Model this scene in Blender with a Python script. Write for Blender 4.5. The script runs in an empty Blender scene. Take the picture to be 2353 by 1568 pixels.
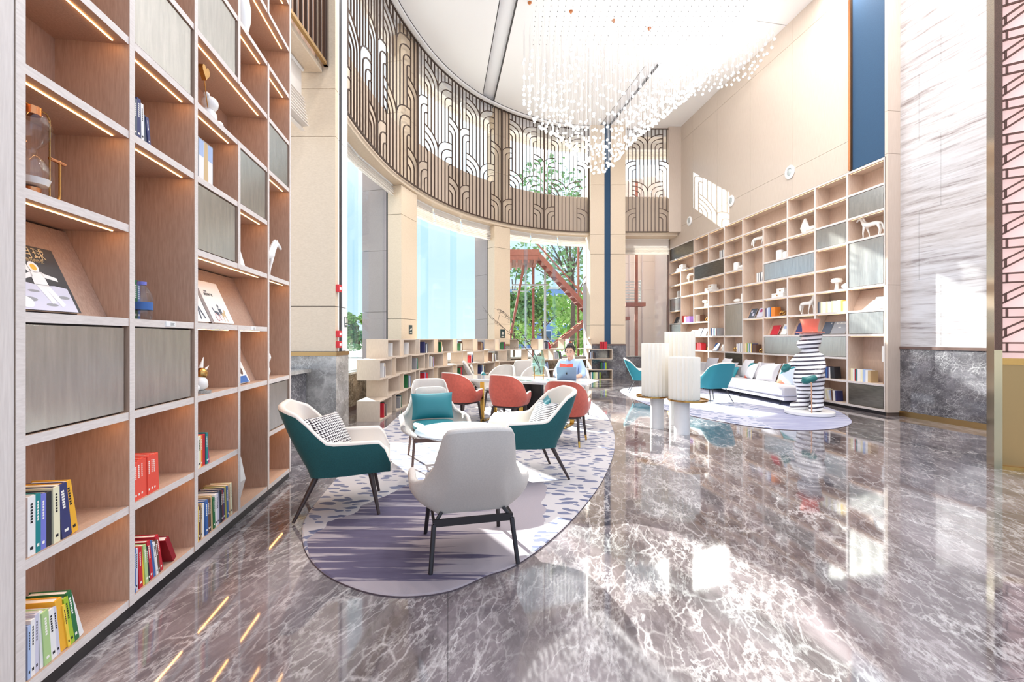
import bpy, bmesh, math, random
from mathutils import Vector, Matrix
random.seed(7)
SC = bpy.context.scene
COL = SC.collection
PI = math.pi
# ------------------------------------------------------------------ camera, sky, sun, exposure
F_PX, HX, HY, EYE = 1046.0, 1176.5, 778.0, 1.45
cam_d = bpy.data.cameras.new('camera'); cam = bpy.data.objects.new('camera', cam_d); COL.objects.link(cam)
cam_d.sensor_width = 36.0; cam_d.lens = 36.0 * F_PX / 2353.0
cam_d.shift_y = -(784.0 - HY) / 2353.0
cam_d.clip_start = 0.05; cam_d.clip_end = 400
cam.location = (0, 0, EYE); cam.rotation_euler = (PI / 2, 0, 0)
SC.camera = cam
SC.view_settings.view_transform = 'Standard'; SC.view_settings.look = 'None'
SC.view_settings.gamma = 1.0; SC.view_settings.use_curve_mapping = False
SC.view_settings.exposure = 0.70
SC.render.film_transparent = False
try:
    SC.cycles.use_denoising = True
    SC.cycles.max_bounces = 7; SC.cycles.use_adaptive_sampling = True; SC.cycles.adaptive_threshold = 0.03; SC.cycles.diffuse_bounces = 4; SC.cycles.glossy_bounces = 3
    SC.cycles.transparent_max_bounces = 16; SC.cycles.transmission_bounces = 4
    SC.cycles.sample_clamp_indirect = 6.0
    SC.cycles.caustics_reflective = False; SC.cycles.caustics_refractive = False
except Exception:
    pass
W = bpy.data.worlds.new('sky'); SC.world = W; W.use_nodes = True
wn = W.node_tree; wn.nodes.clear()
wo = wn.nodes.new('ShaderNodeOutputWorld'); wb = wn.nodes.new('ShaderNodeBackground')
tc = wn.nodes.new('ShaderNodeTexCoord'); sx = wn.nodes.new('ShaderNodeSeparateXYZ'); cr = wn.nodes.new('ShaderNodeValToRGB')
wn.links.new(tc.outputs['Generated'], sx.inputs[0]); wn.links.new(sx.outputs['Z'], cr.inputs[0])
cr.color_ramp.elements[0].position = 0.0; cr.color_ramp.elements[0].color = (0.58, 0.71, 0.90, 1)
cr.color_ramp.elements[1].position = 0.85; cr.color_ramp.elements[1].color = (0.55, 0.70, 0.95, 1)
for p_, c_ in ((.16, (0.50, 0.66, 0.90, 1)), (.24, (0.56, 0.70, 0.92, 1)), (.42, (0.98, 1.0, 1.04, 1))):
    e = cr.color_ramp.elements.new(p_); e.color = c_
wn.links.new(cr.outputs[0], wb.inputs[0]); wb.inputs[1].default_value = 0.95
wn.links.new(wb.outputs[0], wo.inputs[0])
sun_d = bpy.data.lights.new('sun', 'SUN'); sun = bpy.data.objects.new('sun', sun_d); COL.objects.link(sun)
SUN_DIR = Vector((0.53, -0.848, -0.555))
sun.rotation_euler = SUN_DIR.to_track_quat('-Z', 'Y').to_euler(); sun.location = (-8, 30, 20)
sun_d.energy = 13.0; sun_d.angle = math.radians(0.6); sun_d.color = (1.0, 0.97, 0.93)

# disk fill lights added under the ceiling, out of view, to brighten the room
for lx_ in (-1.2, 1.6, 4.4, 6.6):
    for ly_ in (4.8, 6.9, 9.2):
        ld = bpy.data.lights.new('fill_light', 'AREA'); ld.shape = 'DISK'; ld.size = .35; ld.energy = 54; ld.color = (1.0, .97, .94)
        lo_ = bpy.data.objects.new('fill_light', ld); COL.objects.link(lo_); lo_.location = (lx_, ly_, 9.07)
# ------------------------------------------------------------------ mesh builder
class MB:
    def __init__(s): s.v = []; s.f = []; s.m = []
    def add(s, vs, fs, m=0):
        o = len(s.v); s.v.extend([tuple(p) for p in vs])
        for f in fs: s.f.append([i + o for i in f]); s.m.append(m)
        return s
    def box(s, x0, x1, y0, y1, z0, z1, m=0, M=None):
        vs = [(x0,y0,z0),(x1,y0,z0),(x1,y1,z0),(x0,y1,z0),(x0,y0,z1),(x1,y0,z1),(x1,y1,z1),(x0,y1,z1)]
        if M is not None: vs = [M @ Vector(p) for p in vs]
        return s.add(vs, [(3,2,1,0),(4,5,6,7),(0,1,5,4),(1,2,6,5),(2,3,7,6),(3,0,4,7)], m)
    def rbox(s, cx, cy, cz, sx, sy, sz, M=None, m=0):
        return s.box(cx-sx/2, cx+sx/2, cy-sy/2, cy+sy/2, cz-sz/2, cz+sz/2, m, M)
    def ring(s, rings, m=0, closed=True, cap0=True, cap1=True):
        n = len(rings[0]); o = len(s.v)
        for r in rings: s.v.extend([tuple(p) for p in r])
        for i in range(len(rings) - 1):
            for j in range(n if closed else n - 1):
                k = (j + 1) % n
                s.f.append([o+i*n+j, o+i*n+k, o+(i+1)*n+k, o+(i+1)*n+j]); s.m.append(m)
        if closed and cap0: s.f.append([o + j for j in range(n)][::-1]); s.m.append(m)
        if closed and cap1: s.f.append([o + (len(rings)-1)*n + j for j in range(n)]); s.m.append(m)
        return s
    def cyl(s, p0, p1, r0, r1=None, n=12, m=0, cap=True):
        p0 = Vector(p0); p1 = Vector(p1); r1 = r0 if r1 is None else r1
        d = (p1 - p0).normalized(); a = d.orthogonal().normalized(); b = d.cross(a)
        R = lambda p, r: [p + a*(r*math.cos(2*PI*i/n)) + b*(r*math.sin(2*PI*i/n)) for i in range(n)]
        return s.ring([R(p0, r0), R(p1, r1)], m, True, cap, cap)
    def tube(s, pts, r, n=6, m=0):
        pts = [Vector(p) for p in pts]; rs = r if isinstance(r, (list, tuple)) else [r]*len(pts)
        rings = []; a = None
        for i, p in enumerate(pts):
            d = (pts[min(i+1, len(pts)-1)] - pts[max(i-1, 0)]).normalized()
            a = d.orthogonal().normalized() if a is None else (a - d*a.dot(d)).normalized()
            b = d.cross(a)
            rings.append([p + a*(rs[i]*math.cos(2*PI*j/n)) + b*(rs[i]*math.sin(2*PI*j/n)) for j in range(n)])
        return s.ring(rings, m)
    def ribbon(s, pts, hw, ht, side, m=0):
        """a bar of rectangular section swept along pts; side(i) is the unit direction of its width"""
        rings = []
        pts = [Vector(p) for p in pts]
        for i, p in enumerate(pts):
            d = (pts[min(i+1, len(pts)-1)] - pts[max(i-1, 0)]).normalized()
            a = Vector(side(i)); b = d.cross(a).normalized()
            rings.append([p + b*hw + a*ht, p - b*hw + a*ht, p - b*hw - a*ht, p + b*hw - a*ht])
        return s.ring(rings, m)
    def lathe(s, prof, n=24, c=(0,0,0), m=0, mod=None):
        rings = []
        for r, z in prof:
            rings.append([(c[0] + (r*(mod(2*PI*i/n) if mod else 1))*math.cos(2*PI*i/n), c[1] + (r*(mod(2*PI*i/n) if mod else 1))*math.sin(2*PI*i/n), c[2] + z) for i in range(n)])
        return s.ring(rings, m)
    def prism(s, poly, z0, z1, m=0):
        n = len(poly)
        return s.ring([[(p[0], p[1], z0) for p in poly], [(p[0], p[1], z1) for p in poly]], m)
    def grid(s, fn, nu, nv, m=0, flip=False):
        o = len(s.v)
        for i in range(nu):
            for j in range(nv): s.v.append(tuple(fn(i/(nu-1), j/(nv-1))))
        for i in range(nu-1):
            for j in range(nv-1):
                q = [o+i*nv+j, o+(i+1)*nv+j, o+(i+1)*nv+j+1, o+i*nv+j+1]
                s.f.append(q[::-1] if flip else q); s.m.append(m)
        return s
    def sphere(s, c, r, n=14, k=8, m=0, sc=(1,1,1), M=None):
        rings = []
        for j in range(1, k):
            th = PI*j/k
            rings.append([Vector((c[0]+r*sc[0]*math.sin(th)*math.cos(2*PI*i/n), c[1]+r*sc[1]*math.sin(th)*math.sin(2*PI*i/n), c[2]-r*sc[2]*math.cos(th))) for i in range(n)])
        if M is not None: rings = [[M @ p for p in g] for g in rings]
        o = len(s.v); s.ring(rings, m, True, False, False)
        b = Vector((c[0], c[1], c[2]-r*sc[2])); t = Vector((c[0], c[1], c[2]+r*sc[2]))
        if M is not None: b = M @ b; t = M @ t
        s.v.append(tuple(b)); s.v.append(tuple(t)); ib = len(s.v)-2; it = ib+1; L = o+(k-2)*n
        for i in range(n):
            s.f.append([ib, o+(i+1) % n, o+i]); s.m.append(m)
            s.f.append([it, L+i, L+(i+1) % n]); s.m.append(m)
        return s
    def mesh(s, name, mats, ang=38):
        me = bpy.data.meshes.new(name); me.from_pydata(s.v, [], s.f)
        mats = mats if isinstance(mats, (list, tuple)) else [mats]
        for mt in mats: me.materials.append(mt)
        if len(mats) > 1: me.polygons.foreach_set('material_index', s.m)
        if ang:
            me.polygons.foreach_set('use_smooth', [True]*len(me.polygons))
            me.set_sharp_from_angle(angle=math.radians(ang))
        me.update()
        return me
    def obj(s, name, mats, parent=None, loc=None, rz=None, ang=38, bevel=0, sub=0, recalc=False):
        me = s.mesh(name, mats, ang)
        if recalc:
            bm = bmesh.new(); bm.from_mesh(me); bmesh.ops.recalc_face_normals(bm, faces=bm.faces); bm.to_mesh(me); bm.free()
        return place(name, me, parent, loc, rz, bevel, sub)
def place(name, me, parent=None, loc=None, rz=None, bevel=0, sub=0):
    o = bpy.data.objects.new(name, me); COL.objects.link(o)
    if parent is not None: o.parent = parent
    if loc is not None: o.location = loc
    if rz is not None: o.rotation_euler[2] = rz
    if bevel:
        b = o.modifiers.new('bevel', 'BEVEL'); b.width = bevel; b.segments = 2; b.limit_method = 'ANGLE'; b.angle_limit = math.radians(50)
    if sub:
        b = o.modifiers.new('sub', 'SUBSURF'); b.levels = sub; b.render_levels = sub
    return o
def tag(o, label, cat, group=None):
    o['label'] = label; o['category'] = cat
    if group: o['group'] = group
    return o
def thing(name, label, cat, loc=(0,0,0), rz=0.0, group=None):
    o = bpy.data.objects.new(name, None); COL.objects.link(o); o.empty_display_size = .1
    o.location = loc; o.rotation_euler[2] = rz
    return tag(o, label, cat, group)
def struct(o): o['kind'] = 'structure'; return o
def sroot(name, loc=(0,0,0), rz=0.0):
    o = bpy.data.objects.new(name, None); COL.objects.link(o); o.location = loc; o.rotation_euler[2] = rz
    return struct(o)
def stuff(o): o['kind'] = 'stuff'; return o
def copy_tree(o, loc=None, rz=None, parent=None):
    c = o.copy(); COL.objects.link(c)
    if parent is not None: c.parent = parent
    if loc is not None: c.location = loc
    if rz is not None: c.rotation_euler[2] = rz
    for ch in list(o.children): copy_tree(ch, parent=c)
    return c
def sm(a, b, x):
    t = max(0.0, min(1.0, (x-a)/(b-a))) if a != b else float(x > a)
    return t*t*(3-2*t)
def fl(px, py, z=0.0):
    """place on the level z that the picture shows at (px, py)"""
    Y = F_PX*(EYE-z)/(py-HY); return ((px-HX)/F_PX*Y, Y)
def skin(name, chains, mat, parent=None, sub=1, loc=None, rz=None, root=None):
    """chains: lists of (x,y,z,r); the first point of the first chain is the root; equal points merge"""
    vs = []; es = []; rs = []; ix = {}
    for ch in chains:
        pr = None
        for p in ch:
            k = (round(p[0],4), round(p[1],4), round(p[2],4))
            if k not in ix: ix[k] = len(vs); vs.append(p[:3]); rs.append(p[3] if len(p) == 4 else (p[3], p[4]))
            if pr is not None and pr != ix[k]: es.append((pr, ix[k]))
            pr = ix[k]
    me = bpy.data.meshes.new(name); me.from_pydata(vs, es, []); me.materials.append(mat)
    o = place(name, me, parent, loc, rz)
    md = o.modifiers.new('skin', 'SKIN'); md.use_smooth_shade = True
    if not me.skin_vertices: me.skin_vertices.new()
    for i, r in enumerate(rs):
        d = me.skin_vertices[0].data[i]; d.radius = (r, r) if not isinstance(r, tuple) else r; d.use_root = (i == 0)
    if sub:
        b = o.modifiers.new('sub', 'SUBSURF'); b.levels = sub; b.render_levels = sub
    return o

# ------------------------------------------------------------------ materials
MAT = {}
def srgb(r, g, b):
    f = lambda c: (c/12.92 if c <= .04045 else ((c+.055)/1.055)**2.4)
    return (f(r/255), f(g/255), f(b/255), 1)
def mk(name, col, rough=.5, metal=0.0, var=0.0, scale=20, stretch=(1,1,1), col2=None, bump=0.0, spec=.5, coat=0.0, emit=None, estr=0.0, coords='Object', detail=4, sheen=0, obump=None):
    m = bpy.data.materials.new(name); m.use_nodes = True; MAT[name] = m
    nt = m.node_tree; b = nt.nodes['Principled BSDF']
    c = srgb(*col); b.inputs['Base Color'].default_value = c
    b.inputs['Roughness'].default_value = rough; b.inputs['Metallic'].default_value = metal
    b.inputs['Specular IOR Level'].default_value = spec; b.inputs['Coat Weight'].default_value = coat; b.inputs['Coat Roughness'].default_value = .05
    if sheen: b.inputs['Sheen Weight'].default_value = sheen; b.inputs['Sheen Roughness'].default_value = .4
    if emit: b.inputs['Emission Color'].default_value = srgb(*emit); b.inputs['Emission Strength'].default_value = estr
    if var or bump:
        if coords == 'World':
            t = nt.nodes.new('ShaderNodeNewGeometry'); out = t.outputs['Position']
        else:
            t = nt.nodes.new('ShaderNodeTexCoord'); out = t.outputs[coords]
        mp = nt.nodes.new('ShaderNodeMapping'); mp.inputs['Scale'].default_value = stretch; nt.links.new(out, mp.inputs[0])
        n = nt.nodes.new('ShaderNodeTexNoise'); n.inputs['Scale'].default_value = scale; n.inputs['Detail'].default_value = detail
        nt.links.new(mp.outputs[0], n.inputs['Vector'])
        if var:
            r = nt.nodes.new('ShaderNodeValToRGB'); r.color_ramp.elements[0].position = .3; r.color_ramp.elements[1].position = .7
            d = srgb(*col2) if col2 else tuple(x*(1-var) for x in c[:3]) + (1,)
            r.color_ramp.elements[0].color = d; r.color_ramp.elements[1].color = c if col2 else tuple(min(1, x*(1+var*.6)) for x in c[:3]) + (1,)
            nt.links.new(n.outputs['Fac'], r.inputs[0]); nt.links.new(r.outputs[0], b.inputs['Base Color'])
        if bump:
            u = nt.nodes.new('ShaderNodeBump'); u.inputs['Strength'].default_value = bump; u.inputs['Distance'].default_value = .004
            nt.links.new(n.outputs['Fac'], u.inputs['Height']); nt.links.new(u.outputs[0], b.inputs['Normal'])
    return m
class NT:
    """small helper to wire node trees"""
    def __init__(s, m): s.t = m.node_tree; s.b = s.t.nodes['Principled BSDF']
    def n(s, kind, **kw):
        x = s.t.nodes.new(kind)
        for k, v in kw.items():
            if k.startswith('i_'):
                key = k[2:].replace('_', ' '); x.inputs[int(key) if key.isdigit() else key].default_value = v
            else: setattr(x, k, v)
        return x
    def l(s, a, b): s.t.links.new(a, b)
    def math(s, op, a, b=None, c=None, clamp=False):
        x = s.t.nodes.new('ShaderNodeMath'); x.operation = op; x.use_clamp = clamp
        for i, q in enumerate((a, b, c)):
            if q is None: continue
            if isinstance(q, (int, float)): x.inputs[i].default_value = q
            else: s.l(q, x.inputs[i])
        return x.outputs[0]
    def ramp(s, f, stops):
        r = s.t.nodes.new('ShaderNodeValToRGB'); el = r.color_ramp.elements
        while len(el) < len(stops): el.new(.5)
        for i, (p, c) in enumerate(stops): el[i].position = p; el[i].color = c
        s.l(f, r.inputs[0]); return r.outputs[0]
    def mix(s, f, a, b):
        x = s.t.nodes.new('ShaderNodeMix'); x.data_type = 'RGBA'
        for key, q in ((0, f), (6, a), (7, b)):
            if isinstance(q, (int, float, tuple)): x.inputs[key].default_value = q
            else: s.l(q, x.inputs[key])
        return x.outputs[2]
    def noise(s, vec, scale, detail=5, dist=0.0, rough=.5):
        x = s.n('ShaderNodeTexNoise'); x.inputs['Scale'].default_value = scale; x.inputs['Detail'].default_value = detail
        x.inputs['Distortion'].default_value = dist; x.inputs['Roughness'].default_value = rough
        if vec is not None: s.l(vec, x.inputs['Vector'])
        return x
    def pos(s, scale=(1,1,1), rot=(0,0,0), obj=False):
        if obj: g = s.n('ShaderNodeTexCoord').outputs['Object']
        else: g = s.n('ShaderNodeNewGeometry').outputs['Position']
        mp = s.n('ShaderNodeMapping'); mp.inputs['Scale'].default_value = scale; mp.inputs['Rotation'].default_value = rot
        s.l(g, mp.inputs[0]); return mp.outputs[0]
def marble(name, dark, mid, vein, scale=1.0, rough=.07, amt=1.0, rot=(.0,.0,.6), st=(1,1,1), dens=.06):
    m = mk(name, mid, rough); N = NT(m)
    p = N.pos(st, rot)
    def warp(v, sc, am, det):
        w = N.noise(v, sc, det, 0.0, .65); x = N.n('ShaderNodeVectorMath', operation='MULTIPLY_ADD'); N.l(w.outputs['Color'], x.inputs[0]); x.inputs[1].default_value = (am,)*3; N.l(p, x.inputs[2]); return x.outputs[0]
    pw = warp(p, 1.3*scale, .75/scale, 5); pf = warp(p, 3.2*scale, .26/scale, 7)
    big = N.noise(pw, 1.5*scale, 9, .5, .70).outputs['Fac']
    lite = [min(255, c*1.24+8) for c in mid]
    out = N.ramp(big, [(.36, srgb(*dark)), (.50, srgb(*mid)), (.66, srgb(*lite))])
    fine = N.noise(pb0 if False else pf, 14*scale, 8, .3, .75).outputs['Fac']
    out = N.mix(N.math('MULTIPLY', N.math('SUBTRACT', fine, .56), 2.2, clamp=True), out, srgb(*[min(255, c+58) for c in mid]))
    cloud = N.noise(p, .9*scale, 4).outputs['Fac']
    def turn(v, ang, s):
        x = N.n('ShaderNodeMapping'); x.inputs['Rotation'].default_value = (.3*ang, .2, ang); x.inputs['Scale'].default_value = s; x.inputs['Location'].default_value = (ang*3.1, ang*1.7, 0); N.l(v, x.inputs[0]); return x.outputs[0]
    for ang, sc, wd, a, lo, s in ((0.0, .8, .007, .85, .44, (1,.7,1)), (1.1, 1.3, .008, .72, .45, (1,.6,1)), (-.7, 2.4, .011, .58, .43, (1,.6,1)), (.5, 4.2, .016, .46, .42, (1,.55,1)), (2.1, 7.5, .024, .36, .42, (1,.6,1))):
        n_ = N.noise(turn(p, ang, s), sc*scale, 11, .25, .62).outputs['Fac']
        rg = N.math('SUBTRACT', 1.0, N.math('DIVIDE', N.math('ABSOLUTE', N.math('SUBTRACT', n_, .5)), wd*dens/.085), clamp=True)
        msk = N.noise(p, 1.6*scale+sc*.5, 4).outputs['Fac']
        f = N.math('MULTIPLY', rg, N.math('MULTIPLY', N.math('MULTIPLY', N.math('SUBTRACT', msk, lo), 5.0, clamp=True), a*amt), clamp=True)
        out = N.mix(f, out, srgb(*vein))
    pa = warp(p, 2.2*scale, .16/scale, 6)
    for sc, th, a, lo in ((8.0, .045, .55, .48), (17.0, .07, .42, .46)):
        v = N.n('ShaderNodeTexVoronoi', feature='DISTANCE_TO_EDGE'); v.inputs['Scale'].default_value = sc*scale; N.l(turn(pa, sc, (1,.55,1)), v.inputs['Vector'])
        msk = N.noise(p, 2.0*scale+sc*.16, 5).outputs['Fac']
        ed = N.math('SUBTRACT', 1.0, N.math('DIVIDE', v.outputs['Distance'], th), clamp=True)
        f = N.math('MULTIPLY', ed, N.math('MULTIPLY', N.math('MULTIPLY', N.math('SUBTRACT', msk, lo), 6.0, clamp=True), a*amt), clamp=True)
        out = N.mix(f, out, srgb(*vein))
    N.l(out, N.b.inputs['Base Color'])
    return m
marble('floor_marble', (70,62,64), (106,97,99), (220,214,211), .9, .05, 1.0, (0,0,.75), (1,.5,1), .085)
MAT['floor_marble'].node_tree.nodes['Principled BSDF'].inputs['Specular IOR Level'].default_value = .85; MAT['floor_marble'].node_tree.nodes['Principled BSDF'].inputs['Coat Weight'].default_value = .5
marble('dado_marble', (122,118,114), (160,157,152), (226,223,218), .9, .12, .8, (.5,.3,.2), (1,1,1), .05)
marble('dado_dark', (70,68,72), (100,98,102), (215,214,214), 1.3, .08, .9, (.5,.6,.2), (1,1,1), .05)
marble('sill_marble', (64,55,46), (112,98,84), (214,203,186), 2.2, .15, 1.0, (.3,.3,.2), (1,1,1), .05)
def wood(name, col, col2, sc=(9,9,.55), rough=.45, weave=False, scale=9.0, vert=True):
    m = mk(name, col, rough); N = NT(m)
    p = N.pos(sc, (0,0,0), True)
    a = N.noise(p, scale, 6, .2, .6).outputs['Fac']
    c = N.ramp(a, [(.3, srgb(*col2)), (.7, srgb(*col))])
    N.l(c, N.b.inputs['Base Color'])
    u = N.n('ShaderNodeBump'); u.inputs['Strength'].default_value = .12; u.inputs['Distance'].default_value = .002
    N.l(a, u.inputs['Height']); N.l(u.outputs[0], N.b.inputs['Normal'])
    return m
wood('frame_wood', (232,223,218), (212,202,196), (2.2,14,14), .4)
wood('frame_wood_v', (226,218,213), (208,199,194), (14,14,.8), .4)
wood('inner_wood', (201,167,144), (181,147,124), (13,13,1.2), .55)
wood('back_wood', (190,160,142), (168,137,119), (13,13,1.2), .55)
wood('pale_wood', (222,203,186), (204,183,165), (12,12,1.0), .5)
wood('pale_wood_in', (208,180,160), (190,161,141), (12,12,1.0), .55)
wood('cube_wood', (216,199,182), (201,183,165), (14,14,1.3), .55)
wood('wall_panel', (208,193,179), (198,182,167), (9,9,.5), .3)
wood('column_panel', (226,207,182), (214,194,168), (3,3,9), .35)
mk('navy_fabric', (38,74,106), .75, var=.25, scale=160, bump=.2)
mk('copper_trim', (206,140,96), .25, 1.0)
mk('brass', (196,152,88), .25, 1.0)
mk('pale_brass', (176,144,98), .36, 1.0)
mk('post_brass', (188,172,138), .2, 1.0)
mk('plinth_black', (34,30,32), .35)
mk('seam_dark', (96,82,72), .8)
mk('door_metal', (192,191,186), .25, .85, var=.12, scale=14, stretch=(3,3,.35), bump=.05)
mk('door_dark', (120,114,102), .3, .85, var=.2, scale=14, stretch=(.5,3,3), bump=.05)
mk('door_edge', (52,42,40), .5)
mk('white_paint', (243,242,240), .5)
mk('ceiling_white', (250,249,248), .7)
mk('ceiling_slot', (246,246,248), .6)
mk('dark_line', (70,66,66), .6)
mk('lattice_metal', (84,68,60), .38, .55)
mk('lattice_post', (98,84,76), .35, .6)
mk('band_beige', (214,196,176), .7)
m = mk('blind_fabric', (232,225,217), .8, var=.06, scale=60, stretch=(1,1,6)); N = NT(m) if 'NT' in globals() else None
_nt = m.node_tree; _tr = _nt.nodes.new('ShaderNodeBsdfTranslucent'); _tr.inputs[0].default_value = srgb(236,228,218); _mx = _nt.nodes.new('ShaderNodeMixShader'); _mx.inputs[0].default_value = .12
_nt.links.new(_nt.nodes['Principled BSDF'].outputs[0], _mx.inputs[1]); _nt.links.new(_tr.outputs[0], _mx.inputs[2]); _nt.links.new(_mx.outputs[0], _nt.nodes['Material Output'].inputs['Surface'])
mk('granite', (170,155,152), .5, var=.14, scale=90)
mk('granite_wall', (232,216,206), .45, var=.1, scale=70)
mk('rust_steel', (158,92,78), .5, var=.15, scale=8)
mk('steel_pale', (190,196,196), .35, .3)
mk('leaf_a', (150,186,98), .6, var=.3, scale=3, coords='World'); mk('leaf_b', (112,152,98), .6, var=.3, scale=3, coords='World')
mk('bark', (96,80,66), .9, var=.3, scale=20)
mk('grass', (132,172,92), .9, var=.2, scale=2)
mk('paving', (214,212,208), .8, var=.06, scale=3)
mk('concrete', (190,186,180), .8, var=.06, scale=6)
mk('blue_wall', (110,142,190), .7)
mk('window_dark', (70,96,120), .15)
def glassy(name, tint, refl=.06, edge=None):
    m = bpy.data.materials.new(name); m.use_nodes = True; MAT[name] = m; nt = m.node_tree; nt.nodes.clear()
    o = nt.nodes.new('ShaderNodeOutputMaterial'); t = nt.nodes.new('ShaderNodeBsdfTransparent'); g = nt.nodes.new('ShaderNodeBsdfGlossy')
    t.inputs[0].default_value = tint; g.inputs['Roughness'].default_value = .02
    f = nt.nodes.new('ShaderNodeLayerWeight'); f.inputs['Blend'].default_value = .5
    pw = nt.nodes.new('ShaderNodeMath'); pw.operation = 'POWER'; pw.inputs[1].default_value = 5.0; nt.links.new(f.outputs['Facing'], pw.inputs[0])
    mm = nt.nodes.new('ShaderNodeMath'); mm.operation = 'MULTIPLY_ADD'; mm.inputs[1].default_value = .45; mm.inputs[2].default_value = refl; mm.use_clamp = True
    mx = nt.nodes.new('ShaderNodeMixShader'); nt.links.new(pw.outputs[0], mm.inputs[0]); nt.links.new(mm.outputs[0], mx.inputs[0])
    nt.links.new(t.outputs[0], mx.inputs[1]); nt.links.new(g.outputs[0], mx.inputs[2]); nt.links.new(mx.outputs[0], o.inputs[0])
    return m
glassy('pane_glass', (.95,.985,.98,1), .02)
glassy('fin_glass', (.92,.975,.975,1), .04)
glassy('vase_glass', (.66,.86,.77,1), .12)
glassy('clear_glass', (.97,.975,.98,1), .07)
glassy('bottle_plastic', (.90,.93,.98,1), .08)
mk('cream_leather', (232,222,210), .42, bump=.08, scale=60)
mk('grey_fabric', (206,198,190), .85, var=.06, scale=120, bump=.1)
mk('teal_fabric', (32,92,94), .85, var=.16, scale=140, bump=.15, sheen=.2)
mk('teal_leather', (34,118,128), .5, bump=.05, scale=50)
mk('teal_chair', (38,128,140), .75, bump=.08, scale=120)
mk('coral_velvet', (205,98,80), .8, var=.12, scale=30, sheen=.4)
mk('dark_wood', (60,46,44), .4)
mk('dark_metal', (52,48,50), .35, .4)
mk('brown_metal', (120,98,90), .35, .4)
mk('gold_tip', (214,170,84), .2, 1.0)
mk('table_white', (236,238,242), .12, coat=.4)
mk('table_top', (220,232,240), .06, coat=.6)
mk('plaster_white', (250,243,230), .55)
mk('marble_white', (244,243,241), .18, var=.03, scale=6)
mk('porcelain', (246,244,240), .3)
mk('paper', (244,240,230), .8)
mk('skin', (226,176,150), .5)
mk('hair', (48,38,36), .55, var=.2, scale=60)
mk('shirt', (172,196,232), .8, var=.05, scale=30)
mk('trousers', (58,62,80), .8)
mk('laptop_grey', (122,132,150), .3, .6)
mk('black_print', (30,30,34), .5)
mk('glove_teal', (30,112,110), .3, coat=.3)
mk('hat_coral', (240,126,104), .35, coat=.3)
mk('cane_wood', (206,158,126), .4)
mk('alarm_red', (214,40,48), .4)
mk('sign_dark', (34,58,60), .4)
mk('sofa_white', (200,197,200), .85, bump=.05, scale=90)
mk('cushion_grey', (174,171,177), .85, var=.04, scale=40, bump=.08)
mk('cushion_white', (206,203,206), .85, bump=.05, scale=60)
mk('cushion_blue', (196,206,222), .85, bump=.05, scale=90)
mk('led', (255,214,160), .5, emit=(255,190,112), estr=16.0)
mk('led_soft', (255,224,190), .5, emit=(255,206,150), estr=2.0)
mk('crystal', (255,255,255), .1, emit=(255,252,248), estr=2.6)
mk('wire', (230,230,232), .4)
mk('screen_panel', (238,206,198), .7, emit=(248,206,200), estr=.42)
mk('screen_bar', (112,80,68), .4, .5)
mk('speckle_brown', (104,76,62), .6, var=.4, scale=220)
mk('ground_dark', (120,118,114), .9)
mk('branch', (70,56,46), .8)
m = mk('travertine', (216,214,214), .12, spec=.6); N = NT(m)
p = N.pos((.25,.25,3.2), (0,0,0)); a = N.noise(p, 3.2, 8, .25, .68).outputs['Fac']
q = N.noise(N.pos((.18,.18,7.0)), 5.0, 6, .1, .6).outputs['Fac']
c = N.ramp(a, [(.32, srgb(140,130,128)), (.44, srgb(188,184,184)), (.6, srgb(206,205,207))])
N.l(N.mix(N.math('MULTIPLY', N.math('SUBTRACT', q, .56), 5.0, clamp=True), c, srgb(140,130,130)), N.b.inputs['Base Color'])
m = mk('stripes', (250,250,250), .25, coat=.4); N = NT(m)
sp = N.n('ShaderNodeSeparateXYZ'); N.l(N.n('ShaderNodeTexCoord').outputs['Object'], sp.inputs[0])
ph = N.math('ADD', N.math('MULTIPLY', sp.outputs['Z'], 1/.079), N.math('MULTIPLY', sp.outputs['X'], -1.0))
N.l(N.mix(N.math('GREATER_THAN', N.math('FRACT', ph), .62), srgb(248,248,250), srgb(66,60,72)), N.b.inputs['Base Color'])
m = mk('houndstooth', (240,236,232), .85); N = NT(m)
sp = N.n('ShaderNodeSeparateXYZ'); N.l(N.n('ShaderNodeTexCoord').outputs['Object'], sp.inputs[0])
fx = N.math('FRACT', N.math('MULTIPLY', sp.outputs['X'], 42.0)); fz = N.math('FRACT', N.math('MULTIPLY', sp.outputs['Z'], 42.0))
b1 = N.math('GREATER_THAN', fx, .5); b2 = N.math('GREATER_THAN', fz, .5)
d1 = N.math('GREATER_THAN', N.math('FRACT', N.math('ADD', fx, fz)), .5)
h = N.math('ADD', N.math('MULTIPLY', b1, b2), N.math('MULTIPLY', d1, N.math('ABSOLUTE', N.math('SUBTRACT', b1, b2))), clamp=True)
N.l(N.mix(h, srgb(238,233,229), srgb(44,36,46)), N.b.inputs['Base Color'])
m = mk('wavy_print', (240,238,236), .85); N = NT(m)
sp = N.n('ShaderNodeSeparateXYZ'); N.l(N.n('ShaderNodeTexCoord').outputs['Object'], sp.inputs[0])
wv = N.math('SINE', N.math('MULTIPLY', sp.outputs['X'], 26.0))
f = N.math('FRACT', N.math('ADD', N.math('MULTIPLY', sp.outputs['Z'], 52.0), N.math('MULTIPLY', wv, .35)))
N.l(N.mix(N.math('GREATER_THAN', f, .52), srgb(242,240,238), srgb(70,70,78)), N.b.inputs['Base Color'])
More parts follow.
